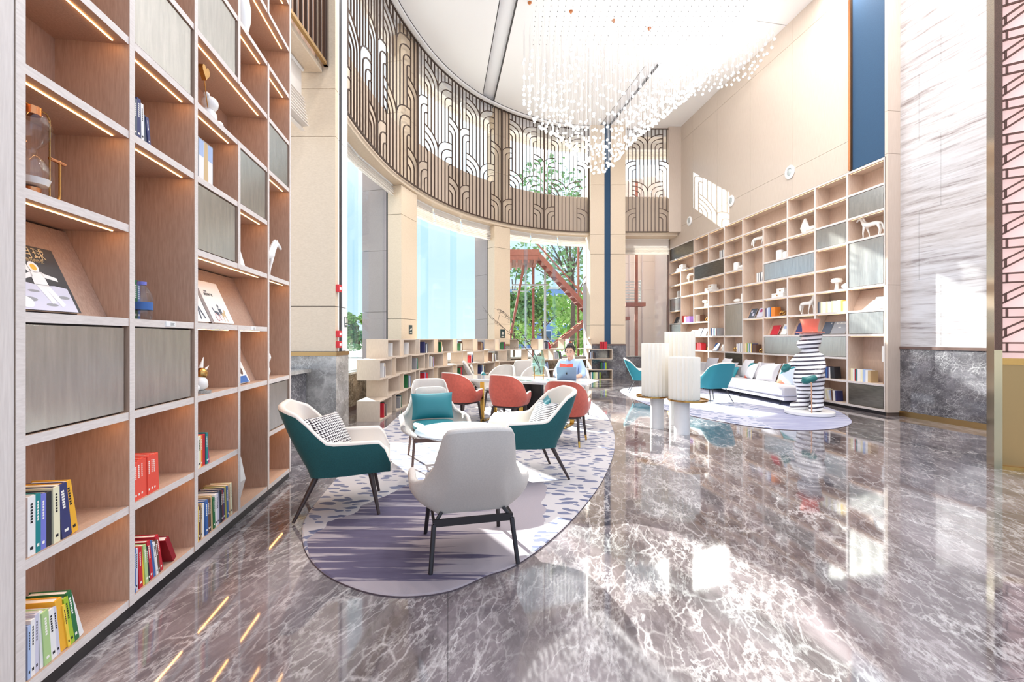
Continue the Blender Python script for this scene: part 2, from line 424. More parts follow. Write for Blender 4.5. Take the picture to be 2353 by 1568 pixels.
PAL = dict(white=(238,236,234), cream=(236,230,196), teal=(24,132,136), green=(40,112,66), lime=(166,196,52), periwinkle=(118,124,206), black=(44,44,50), navy=(56,60,108),
  mustard=(240,178,52), coral=(236,88,70), red=(196,36,52), crimson=(150,26,40), blue=(60,104,170), pale_blue=(170,190,226), lavender=(208,206,222), orange=(238,138,52), tan=(206,178,134),
  brown=(104,74,60), magenta=(172,62,118), grey=(150,150,154), slate=(82,90,104), olive=(176,170,88), purple=(128,92,186), pink=(226,140,150), yellow=(244,208,72), pale_green=(176,206,140))
for k, v in PAL.items(): mk('cover_'+k, v, .5)
def M(n): return MAT[n]
# ================================================================== SETTING
CEIL = 9.1
ARC_PTS = [(-2.80,7.0),(-2.82,8.8),(-2.72,10.3),(-2.45,11.55),(-2.05,12.7),(-1.5,13.75),(-.85,14.6),(.1,15.45),(1.2,16.1),(2.15,16.42),(2.80,16.5)]
def catmull(P, n=24):
    P = [Vector(p) for p in P]; out = []
    Q = [P[0]*2-P[1]] + P + [P[-1]*2-P[-2]]
    for i in range(1, len(Q)-2):
        for k in range(n):
            t = k/n; a, b, c, d = Q[i-1:i+3]
            out.append(.5*((2*b) + (c-a)*t + (2*a-5*b+4*c-d)*t*t + (3*b-a-3*c+d)*t**3))
    out.append(P[-1]); return out
ARC = catmull(ARC_PTS); ARC_S = [0.0]
for i in range(1, len(ARC)): ARC_S.append(ARC_S[-1] + (ARC[i]-ARC[i-1]).length)
S_END = ARC_S[-1]
def arc(s, off=0.0):
    """point of the curved wall at arc length s, off metres outwards"""
    s = max(0.0, min(S_END-1e-6, s)); lo, hi = 0, len(ARC_S)-1
    while hi-lo > 1:
        mid = (lo+hi)//2
        if ARC_S[mid] <= s: lo = mid
        else: hi = mid
    t = (s-ARC_S[lo])/(ARC_S[hi]-ARC_S[lo]); p = ARC[lo].lerp(ARC[hi], t)
    a, b = max(0, lo-4), min(len(ARC)-1, hi+4); d = (ARC[b]-ARC[a]).normalized()
    return Vector((p.x - d.y*off, p.y + d.x*off))
def s_px(px, off=0.0):
    r = (px-HX)/F_PX; prev = None; best = S_END
    for i in range(801):
        s = S_END*i/800; p = arc(s, off); q = p.x/p.y - r
        if prev is not None and prev < 0 <= q: best = s; break
        prev = q
    return best
def arc_prism(mb, s0, s1, o0, o1, z0, z1, m=0, step=.25):
    n = max(1, int((s1-s0)/step))
    poly = [arc(s0+(s1-s0)*i/n, o0) for i in range(n+1)] + [arc(s1-(s1-s0)*i/n, o1) for i in range(n+1)]
    k = len(poly); h = n+1
    vs = [(p.x, p.y, z0) for p in poly] + [(p.x, p.y, z1) for p in poly]
    fs = []
    for i in range(k): j = (i+1) % k; fs.append((i, i+k, j+k, j))
    for i in range(n): a, b, c, d = i, i+1, k-2-i, k-1-i; fs.append((a, b, c, d)); fs.append((a+k, d+k, c+k, b+k))
    return mb.add(vs, fs, m)
# ---- floor: polished stone slabs, each a piece of its own
floor = sroot('floor', (0,0,0), math.radians(8))
mb = MB(); mb.box(-7,12,-4,21,-.12,-.03); mb.obj('bedding', M('plinth_black'), floor)
SL = 1.62
slab = MB().box(0, SL-.0018, 0, SL-.0018, -.03, 0).mesh('slab', M('floor_marble'), 0)
for i in range(-3, 7):
    for j in range(-2, 13):
        cx = (i+.5)*SL; cy = (j+.5)*SL
        wx = cx*math.cos(math.radians(8)) - cy*math.sin(math.radians(8)); wy = cx*math.sin(math.radians(8)) + cy*math.cos(math.radians(8))
        if wx < -4.6 or wx > 9.6 or wy < -2.2 or wy > 18.6: continue
        if wx < -4.0 and wy > 9: continue
        if wx < -2.2 and wy > 14.5 or wx < -1.0 and wy > 16.9: continue
        o = place('slab', slab, floor, (i*SL, j*SL, 0))
# ---- ground outside
g = MB().box(-120,120,17.3,140,-.35,-.15).box(-120,-4.7,-60,17.3,-.35,-.15).obj('ground', M('paving')); struct(g)
g = MB().box(-80,-3,60,75,-.15,-.12).obj('lawn', M('grass')); struct(g)
# ---- ceiling in panels with two recessed slots along the room
def clip(poly, a, b, c):
    out = []; n = len(poly)
    for i in range(n):
        p, q = poly[i], poly[(i+1) % n]; dp = a*p[0]+b*p[1]-c; dq = a*q[0]+b*q[1]-c
        if dp >= 0: out.append(p)
        if dp*dq < 0:
            t = dp/(dp-dq); out.append((p[0]+(q[0]-p[0])*t, p[1]+(q[1]-p[1])*t))
    return out
cpoly = [(-4.3,4.0),(-4.3,7.0)] + [tuple(arc(S_END*i/40, .62)) for i in range(2, 41)] + [(4.1,17.6),(6.35,17.6),(7.5,8.4),(8.6,4.0)]
cpoly = cpoly[::-1]
ceil = sroot('ceiling')
def cpiece(name, poly, z0, z1, mt):
    if len(poly) > 2: MB().prism(poly, z0, z1).obj(name, mt, ceil, ang=0, recalc=True)
g_ = .012
A = clip(cpoly, -1, -.16, -(1.37-g_)); B = clip(clip(cpoly, 1, .16, 1.77+g_), -1, -.16, -(5.78-g_)); C = clip(cpoly, 1, .16, 6.16+g_)
cpiece('ceiling_panel', A, CEIL, CEIL+.15, M('ceiling_white'))
for P in (B, C):
    cpiece('ceiling_panel', clip(P, -.2, 1, 9.78+g_), CEIL, CEIL+.15, M('ceiling_white'))
    cpiece('ceiling_panel', clip(P, .2, -1, -9.78+g_), CEIL, CEIL+.15, M('ceiling_white'))
for a, b in ((1.37,1.77),(5.78,6.16)):
    for e0, e1, zz, mt in ((a-g_, a+.012, CEIL+.01, 'dark_line'), (a+.012, b-.012, CEIL+.09, 'ceiling_slot'), (b-.012, b+g_, CEIL+.01, 'dark_line')):
        cpiece('slot_tray' if mt == 'ceiling_slot' else 'slot_edge', clip(clip(cpoly, 1, .16, e0), -1, -.16, -e1), zz, CEIL+.2, M(mt))
cpiece('roof_slab', cpoly, CEIL+.2, CEIL+.35, M('concrete'))
mb = MB(); mb.ribbon([(*arc(S_END*i/60, -.10), CEIL-.03) for i in range(61)], .05, .035, lambda i: (0,0,1)); mb.obj('cove_edge', M('ceiling_white'), ceil)
mb = MB(); mb.ribbon([(*arc(S_END*i/60, -.155), CEIL-.005) for i in range(61)], .006, .006, lambda i: (0,0,1)); mb.obj('cove_line', M('dark_line'), ceil)
# small copper sprinkler heads and a detector on the ceiling
for px, py in ((1217,4),(1312,24),(1410,45),(1492,63)):
    Y = F_PX*(CEIL-EYE)/(HY-py); X = (px-HX)/F_PX*Y
    t = thing('ceiling_sprinkler', 'small copper sprinkler head on the white ceiling, %s' % {1217:'first from the left',1312:'second from the left',1410:'third from the left',1492:'the rightmost and smallest'}[px], 'sprinkler', (X, Y, CEIL), 0, 'ceiling sprinklers')
    MB().cyl((0,0,-.03),(0,0,0),.045,.05,12).obj('rosette', M('copper_trim'), t); MB().cyl((0,0,-.07),(0,0,-.03),.018,.03,10).obj('nozzle', M('copper_trim'), t)
# ---- beams of the curved wall: plain band, soffit, head
wall_back = sroot('wall_back')
mb = MB(); arc_prism(mb, 0, S_END, .16, .40, 5.32, 6.62); mb.obj('band', M('band_beige'), wall_back)
mb = MB(); arc_prism(mb, 0, S_END, .05, .60, 5.20, 5.30); mb.obj('soffit', M('column_panel'), wall_back)
mb = MB(); arc_prism(mb, 0, S_END, .2, .60, 8.85, CEIL); mb.obj('head', M('white_paint'), wall_back)
mb = MB(); arc_prism(mb, 0, S_END, .40, .64, 0, .74); mb.obj('dado', M('sill_marble'), wall_back)
mb = MB(); arc_prism(mb, 0, S_END, .34, .66, .74, .78); mb.obj('sill', M('dado_marble'), wall_back)
mb = MB(); arc_prism(mb, 0, S_END, .385, .41, 0, .09); mb.obj('skirting', M('brown_metal'), wall_back)
# ---- columns
SEAMS = [1.25, 1.93, 4.47, 5.18, 6.95, 8.2, CEIL]
def stack(root, fn, seams=SEAMS, gap=.005, mt='column_panel'):
    for a, b in zip(seams[:-1], seams[1:]): MB().prism(fn, a+gap, b-gap).obj('panel', M(mt), root, ang=0, recalc=True)
def column_arc(name, pa, pb):
    r = sroot(name); sa, sb = s_px(pa, .1), s_px(pb, .1)
    q = lambda o: [tuple(arc(sa, o)), tuple(arc(sb, o))]
    def quad(o0, o1): a, b = q(o0); c, d = q(o1); return [a, b, d, c]
    def quad2(o0, o1, k): return [tuple(arc(sa-k, o0)), tuple(arc(sb+k, o0)), tuple(arc(sb+k, o1)), tuple(arc(sa-k, o1))]
    MB().prism(quad2(.12, .44, -.02), 0, CEIL).obj('core', M('seam_dark'), r, ang=0, recalc=True)
    stack(r, quad(.1, .46))
    MB().prism(quad2(.08, .455, .012), 0, 1.21).obj('base', M('dado_marble'), r, ang=0, recalc=True)
    MB().prism(quad2(.07, .455, .02), 1.21, 1.25).obj('trim', M('pale_brass'), r, ang=0, recalc=True)
    MB().prism(quad(.46, .50), 0, CEIL).obj('dark_joint', M('plinth_black'), r, ang=0, recalc=True)
    for a, b in ((-.2, 2.1), (2.1, 3.6), (3.6, 5.1), (5.1, 6.6)):
        MB().prism(quad(.50, 1.15), a+.004, b-.004).obj('granite_block', M('granite'), r, ang=0, recalc=True)
    return sa, sb
c2 = column_arc('column', 922, 958); c3 = column_arc('column', 1136, 1172)
# first column by the bookcase: flat face to the room, side with a dark recess
r = sroot('column')
X0, X1, Y0, Y1 = -4.1, -2.64, 6.80, 7.30
def rect(a, b, c, d): return [(a,c),(b,c),(b,d),(a,d)]
MB().prism(rect(X0+.02, X1-.02, Y0+.02, Y1-.02), 0, CEIL).obj('core', M('seam_dark'), r, ang=0)
stack(r, rect(X0, X1, Y0, Y0+.10)); stack(r, rect(X1-.1, X1, Y0+.106, 6.95), mt='white_paint'); stack(r, rect(X1-.1, X1, 7.08, Y1), mt='white_paint')
MB().box(X1-.08, X1-.012, 6.95, 7.08, 1.25, CEIL).obj('dark_recess', M('plinth_black'), r, ang=0)
MB().box(X0, X1+.02, Y0-.02, Y1, 0, 1.19).obj('base', M('dado_marble'), r, ang=0)
MB().box(X0, X1+.03, Y0-.03, Y1, 1.19, 1.25).obj('trim', M('pale_brass'), r, ang=0)
for z0 in (1.93, 4.6, 6.6): pass
# fourth column with the navy strip
r = sroot('column'); X0, X1, Y0 = 2.80, 4.06, 16.3
MB().box(X0+.02, X1-.02, Y0+.05, 17.2, 0, CEIL).obj('core', M('seam_dark'), r, ang=0)
stack(r, rect(X0, 3.31, Y0, 17.1)); stack(r, rect(3.53, X1, Y0, 17.3))
MB().box(3.31, 3.53, Y0+.03, Y0+.1, 1.25, CEIL).obj('navy_strip', M('navy_fabric'), r, ang=0)
MB().box(X0-.01, X1+.01, Y0-.02, 17.2, 0, 1.2).obj('base', M('dado_dark'), r, ang=0)
MB().box(X0-.015, X1+.015, Y0-.03, 17.2, 1.2, 1.25).obj('trim', M('brown_metal'), r, ang=0)
for z in (1.45, 3.3, 5.2, 7.0): MB().box(X0+.02, X1-.02, 17.32, 18.1, z-1.6, z+.24).obj('granite_block', M('granite'), r, ang=0)
# ---- windows of the curved wall
def pane_box(mb, a, b, z0, z1, th=.014):
    d = (b-a).normalized(); n = Vector((-d.y, d.x))*th
    a = a+d*.004; b = b-d*.004
    return mb.prism([tuple(a), tuple(b), tuple(b+n), tuple(a+n)], z0, z1)
def window_arc(name, s0, s1, n, fins=True):
    r = sroot(name); ss = [s0+(s1-s0)*i/n for i in range(n+1)]
    for a, b in zip(ss[:-1], ss[1:]):
        pane_box(MB(), arc(a,.52), arc(b,.52), .78, 5.25).obj('pane', M('pane_glass'), r, ang=0, recalc=True)
        pane_box(MB(), arc(a,.52), arc(b,.52), 6.6, 8.9).obj('pane', M('pane_glass'), r, ang=0, recalc=True)
    for s in ss[1:-1]:
        p0, p1 = arc(s, .54), arc(s, .80); d = (p1-p0).normalized(); t = Vector((-d.y, d.x))*.009
        MB().prism([tuple(p0-t), tuple(p1-t), tuple(p1+t), tuple(p0+t)], .78, 5.25).obj('glass_fin', M('fin_glass'), r, ang=0, recalc=True)
    mb = MB(); arc_prism(mb, s0, s1, .50, .56, .775, .80); mb.obj('bottom_rail', M('steel_pale'), r)
    return ss
s_w1 = s_px(790, .5)
w1 = window_arc('window_1', .05, c2[0]+.05, 3); w2 = window_arc('window_2', c2[1]-.05, c3[0]+.05, 3); w3 = window_arc('window_3', c3[1]-.05, S_END-.02, 3)
# fourth window, straight, to the right of the column
r = sroot('window_4')
for z0, z1 in ((.78, 5.2), (6.6, 8.9)): MB().box(4.07, 5.98, 17.40, 17.414, z0, z1).obj('pane', M('pane_glass'), r, ang=0)
MB().box(5.92, 5.96, 17.3, 17.45, .75, 5.2).obj('jamb', M('brown_metal'), r, ang=0)
mb = MB().box(4.06, 6.0, 17.3, 17.6, 0, .74); mb.obj('dado', M('dado_dark'), wall_back, ang=0)
MB().box(4.06, 6.0, 17.26, 17.62, .74, .78).obj('sill', M('dado_marble'), wall_back, ang=0)
MB().box(4.06, 6.05, 16.62, 16.9, 5.32, 6.62).obj('band', M('band_beige'), wall_back, ang=0)
MB().box(4.06, 6.05, 16.62, 17.6, 5.2, 5.3).obj('soffit', M('column_panel'), wall_back, ang=0)
MB().box(4.06, 6.05, 16.7, 17.6, 8.85, CEIL).obj('head', M('white_paint'), wall_back, ang=0)
MB().box(5.66, 6.12, 16.42, 16.62, 5.3, CEIL).obj('return', M('wall_panel'), wall_back, ang=0)
# ---- art deco metal lattice in front of the upper windows, panel by panel
def lattice(label, P, w, z0, z1, posts=(True, True)):
    """P(u, off) gives the plan point at u metres along the panel"""
    t = thing('lattice_screen', label, 'screen', (*P(w/2, 0), z0), 0, 'metal lattice panels along the upper wall')
    o = Vector((*P(w/2, 0), z0)); b = w/12
    def q(u, z, off=0): p = P(u, off); return Vector((p[0], p[1], z)) - o
    def nrm(u): a = P(max(0,u-.02), 0); c = P(min(w,u+.02), 0); d = Vector((c[0]-a[0], c[1]-a[1])).normalized(); return (-d.y, d.x, 0)
    HW, HT = .0115, .013
    rows = [(8.83, 0), (7.87, 1), (7.12, 0), (6.14, 1)]
    cuts = {i: [] for i in range(13)}; arcs = []
    for zt, kind in rows:
        N_, c0 = (4, 2) if kind == 0 else (3, 3)
        for k in range(N_):
            rx = (N_-k)*b; ry = (N_-k)*b*.60; top = zt - k*b*1.12
            for sgn in (1, -1):
                pts = []
                for j in range(9):
                    a = PI/2*j/8
                    if kind == 0: u = c0*b + rx*math.sin(a); 
                    else: u = c0*b - rx*math.sin(a)
                    u = u if sgn == 1 else w-u
                    pts.append((u, top-ry+ry*math.cos(a)))
                arcs.append(pts)
            if k:
                i = 6-k if kind == 0 else k
                # outer curve height above bar i
                f = (i-2)/4.0 if kind == 0 else (3-i)/3.0
                R = N_*b*.60; zo = zt-R+R*math.sqrt(max(0, 1-f*f))
                cuts[i].append((top-ry, zo)); cuts[12-i].append((top-ry, zo))
    for i in range(13):
        if i in (0, 12): continue
        u = i*b; segs = []; hi = z1
        for lo_, up in sorted(cuts[i], key=lambda c: -c[1]):
            if up < hi: segs.append((max(up, z0), hi))
            hi = min(hi, lo_)
        if hi > z0: segs.append((z0, hi))
        mb = MB()
        for a, c in segs: mb.ribbon([q(u, a), q(u, c)], HW, HT, lambda k: nrm(u))
        if mb.v: mb.obj('bar', M('lattice_metal'), t)
    for pts in arcs:
        pts = [p for p in pts if p[1] > z0+.005]
        if len(pts) < 2: continue
        MB().ribbon([q(u, z) for u, z in pts], HW, HT, lambda k: nrm(pts[k][0])).obj('arch', M('lattice_metal'), t)
    for zz in (z0+.012, z1-.012):
        MB().ribbon([q(w*k/10, zz) for k in range(11)], .016, .018, lambda k: nrm(w*k/10)).obj('rail', M('lattice_metal'), t)
    for u, on in ((0, posts[0]), (w, posts[1])):
        if on: MB().ribbon([q(u, z0), q(u, z1)], .030, .022, lambda k: nrm(u)).obj('post', M('lattice_post'), t)
PXS = [866, 960, 1055, 1153, 1250]
ls = [max(.4, s_px(866)-1.95)] + [s_px(p) for p in PXS] + [S_END-.03]
ORD = ['first', 'second', 'third', 'fourth', 'fifth', 'sixth', 'seventh', 'eighth', 'ninth', 'tenth', 'eleventh', 'twelfth', 'thirteenth', 'fourteenth', 'fifteenth', 'sixteenth', 'seventeenth', 'eighteenth', 'nineteenth', 'twentieth']
for i, (a, b) in enumerate(zip(ls[:-1], ls[1:])):
    lattice('curved dark metal art deco lattice panel high on the wall, %s from the left column' % ORD[i], lambda u, off, a=a: tuple(arc(a+u, off)), b-a, 5.30, CEIL-.06, (i == 0, True))
lattice('straight art deco lattice panel in the right corner beside the navy striped column', lambda u, off: (4.07+u, 16.47+off), 1.66, 5.30, CEIL-.06)
# short lattice return over the left bookcase, seen almost edge on
t = thing('lattice_screen', 'dark barred lattice screen hanging above the left bookcase end', 'screen', (-2.77,6.78,5.5))
MB().box(-.02,.03,-2.6,0,0,.05).obj('rail', M('pale_brass'), t, ang=0)
for k in range(17): MB().box(-.02,.02,-.04-.15*k-.03,-.04-.15*k,.05,3.55).obj('bar', M('lattice_metal'), t, ang=0)
for i, z in enumerate((0,)): MB().box(-.03,.035,-.05,.012,0,3.55).obj('post', M('lattice_post'), t, ang=0)
wl = sroot('wall_left')
MB().box(-4.1,-2.83,4.85,6.78,5.42,5.5).obj('soffit', M('column_panel'), wl, ang=0)
MB().box(-3.0,-2.9,4.1,6.78,5.5,CEIL).obj('back_panel', M('inner_wood'), wl, ang=0)
MB().box(-3.6,-3.05,4.9,6.75,0,.95).obj('dado', M('dado_dark'), wl, ang=0)
MB().box(-3.62,-2.98,4.9,6.75,.95,1.0).obj('sill', M('dado_marble'), wl, ang=0)
# ---- roman blinds
def blind(label, A, Bp, inn, z1, z0, folds, group):
    """A, Bp plan ends; inn unit vector pointing into the room"""
    c = (Vector(A)+Vector(Bp))/2; t = thing('roman_blind', label, 'blind', (c.x, c.y, z0), 0, group)
    prof = [(0, z1), (.0, z0+.05*folds+.06)]; zz = z0+.05*folds+.05
    for k in range(folds): prof += [(.05+.008*k, zz-.02), (.052+.008*k, zz-.03), (.012, zz-.035)]; zz -= .05
    prof += [(.06, z0), (.0, z0)]
    rings = []
    for p in (Vector(A), Vector(Bp)): rings.append([(p.x+inn[0]*f-c.x, p.y+inn[1]*f-c.y, z-z0) for f, z in prof])
    MB().ring(rings, 0, False).obj('fabric', M('blind_fabric'), t, ang=0)
    MB().cyl((A[0]-c.x+inn[0]*.02, A[1]-c.y+inn[1]*.02, z1-z0), (Bp[0]-c.x+inn[0]*.02, Bp[1]-c.y+inn[1]*.02, z1-z0), .022, n=8).obj('head_rail', M('white_paint'), t)
def blinds(ss, z1, z0, folds, words, group, off=.36):
    n = len(ss)-1
    for i in range(n):
        a, b = arc(ss[i]+.02, off), arc(ss[i+1]-.02, off); d = (b-a).normalized()
        blind('%s roman blind, %s from the left' % (words, ORD[i]), a, b, (d.y, -d.x), z1, z0, folds, group)
gl = 'raised roman blinds under the lattice'
blinds([w1[0]+.3, (w1[0]+w1[3])/2+.2, w1[3]], 5.19, 4.93, 3, 'pleated cream blind above the first window,', gl)
blinds(w2, 5.19, 4.72, 6, 'pleated cream blind above the sky window,', gl)
blinds(w3, 5.19, 4.84, 4, 'soft cream blind above the staircase window,', gl)
blind('flat cream roman blind over the narrow window in the right corner', (4.08,17.2), (5.92,17.2), (0,-1), 5.19, 4.62, 4, gl)
gu = 'raised roman blinds behind the lattice'
for w, words in ((w1, 'cream blind behind the lattice over the first window,'), (w2, 'cream blind behind the lattice over the second window,'), (w3, 'cream blind behind the lattice over the third window,')):
    blinds(w, 8.84, 8.30, 5, words, gu)
blind('cream blind behind the straight lattice panel in the right corner', (4.1,17.2), (5.9,17.2), (0,-1), 8.84, 8.2, 5, gu)
blind('folded cream blind hanging between the left bookcase and the first column', (-3.1,4.95), (-3.1,6.7), (1,-.1), 5.4, 4.5, 9, gl)
# ---- right wall: panels over the bookcase, navy panel, pillar, travertine
RB = -.114
def xr(Y): return 7.0 + RB*(Y-8.52)
RROT = math.atan2(-1, -RB)          # local +x runs along the wall towards the camera
Yfar = 17.45
ORX = (xr(Yfar), Yfar, 0)
KL = math.hypot(1, RB)
def ur(px):
    Y = (7.0-RB*8.52)/((px-HX)/F_PX - RB); return (Yfar-Y)*KL
wr = sroot('wall_right', ORX, math.atan2(-1, -RB))
us = [0.0] + [ur(p) for p in (1592,1648,1724,1822,1952)]
MB().box(0, us[-1], .03, .2, 4.86, CEIL).obj('core', M('seam_dark'), wr, ang=0)
for a, b in zip(us[:-1], us[1:]):
    for z0, z1 in ((4.86, 5.50), (5.50, 8.55), (8.55, CEIL+.02)):
        MB().box(a+.003, b-.003, 0, .06, z0+.003, z1-.003).obj('panel', M('wall_panel'), wr, ang=0)
u0, u1, u2 = ur(1952), ur(1957), ur(2033)
MB().box(u0, u1, -.03, .1, 4.88, CEIL).obj('copper_edge', M('copper_trim'), wr, ang=0)
MB().box(u1, u2, .02, .2, 4.88, CEIL).obj('navy_panel', M('navy_fabric'), wr, ang=0)
UE = u2
for z0, z1 in ((0.06, 2.45), (2.45, 4.9), (4.9, 5.7), (5.7, CEIL)): MB().box(u2, u2+.06, 0, .30, z0+.003, z1-.003).obj('pillar_panel', M('wall_panel'), wr, ang=0)
MB().box(u2+.01, u2+.05, .01, .29, 0, CEIL).obj('pillar_core', M('seam_dark'), wr, ang=0)
# air nozzles on the seam
for px, py, nm in ((1585,508,'farthest and smallest'),(1681,462,'middle'),(1816,396,'nearest and largest')):
    Y = (7.0-RB*8.52)/((px-HX)/F_PX - RB); z = EYE+(HY-py)/F_PX*Y
    t = thing('air_nozzle', 'round white air nozzle on the right wall seam, %s of three' % nm, 'vent', (xr(Y), Y, z), math.atan2(-1, -RB), 'air nozzles above the right bookcase')
    R = Matrix.Rotation(PI/2, 4, 'X')
    def L(prof, n=24):
        m_ = MB(); m_.lathe(prof, n); m_.v = [tuple(R @ Vector(p)) for p in m_.v]; return m_
    L([(.085,-.0),(.15,.0),(.165,.02),(.15,.035),(.10,.045),(.09,.03),(.085,0)]).obj('ring', M('white_paint'), t, recalc=True)
    L([(.0,.015),(.085,.01),(.08,.03),(.035,.05),(.0,.05)]).obj('cone', M('steel_pale'), t, recalc=True)
# travertine wall and dark marble dado
P0 = Vector((7.25, 8.60)); P1 = Vector((7.48, 7.22)); dt = (P1-P0).normalized()
wt = sroot('wall_side', (P0.x, P0.y, 0), math.atan2(dt.y, dt.x))
LT = 4.6
MB().box(0, LT, .03, .25, 0, CEIL).obj('core', M('seam_dark'), wt, ang=0)
for zi, (z0, z1) in enumerate(((1.30,2.5),(2.5,3.75),(3.75,5.0),(5.0,6.2),(6.2,7.45),(7.45,CEIL))):
    cs = [0, .42 if zi % 2 else .78, 1.9 if zi % 2 else 2.3, 3.4, LT]
    for a, b in zip(cs[:-1], cs[1:]): MB().box(a+.002, b-.002, 0, .05, z0+.001, z1-.001).obj('slab', M('travertine'), wt, ang=0)
for a, b in ((0, 1.9), (1.9, LT)): MB().box(a+.002, b-.002, -.005, .05, .10, 1.25).obj('dado_slab', M('dado_dark'), wt, ang=0)
MB().box(0, LT, -.02, .05, 1.25, 1.30).obj('brass_rail', M('brown_metal'), wt, ang=0)
MB().box(0, LT, -.02, .05, 0, .10).obj('baseboard', M('pale_brass'), wt, ang=0)
# ---- brass screen at the right edge
sc_d = Vector((.82,-.57)).normalized()
t = thing('brass_screen', 'tall brass framed screen with geometric fretwork at the right edge', 'screen', (5.37,5.07,0), math.atan2(sc_d.y, sc_d.x))
MB().box(0,.065,0,.30,0,9).obj('post', M('post_brass'), t, ang=0)
MB().box(.0,.065,-.006,0,1.32,9).obj('dark_edge', M('speckle_brown'), t, ang=0)
MB().box(.065,1.0,.04,.09,.02,1.16).obj('lower_panel', M('pale_brass'), t, ang=0)
MB().box(.065,1.0,.0,.12,1.16,1.23).obj('mid_rail', M('brass'), t, ang=0); MB().box(.065,1.0,.0,.12,0,.04).obj('bottom_rail', M('brass'), t, ang=0)
MB().box(.065,1.0,.10,.12,1.23,9).obj('backing', M('screen_panel'), t, ang=0)
per = .385
vb = lambda m_, a, b: m_  .ribbon([(a[0], .05, a[1]), (b[0], .05, b[1])], .009, .012, lambda k: (0,1,0))
for k in range(20):
    z = 1.30+per*k
    for a, b in (((.065,z),(.30,z)), ((.065,z+.10),(.30,z+.10)), ((.11,z),(.11,z+.10)), ((.255,z),(.255,z+.10)), ((.065,z+.15),(.36,z+.34)), ((.065,z+.24),(.31,z+.39)), ((.10,z+.17),(.10,z+.265)), ((.27,z+.285),(.27,z+.37)), ((.30,z),(.50,z-.09)), ((.30,z+.10),(.50,z+.19)), ((.36,z+.34),(.50,z+.30)), ((.50,z-.09),(.95,z-.09)), ((.50,z+.19),(.95,z+.19)), ((.42,z+.04),(.95,z+.04))):
        if min(a[1], b[1]) > 1.235: vb(MB(), a, b).obj('fret', M('screen_bar'), t, ang=0)
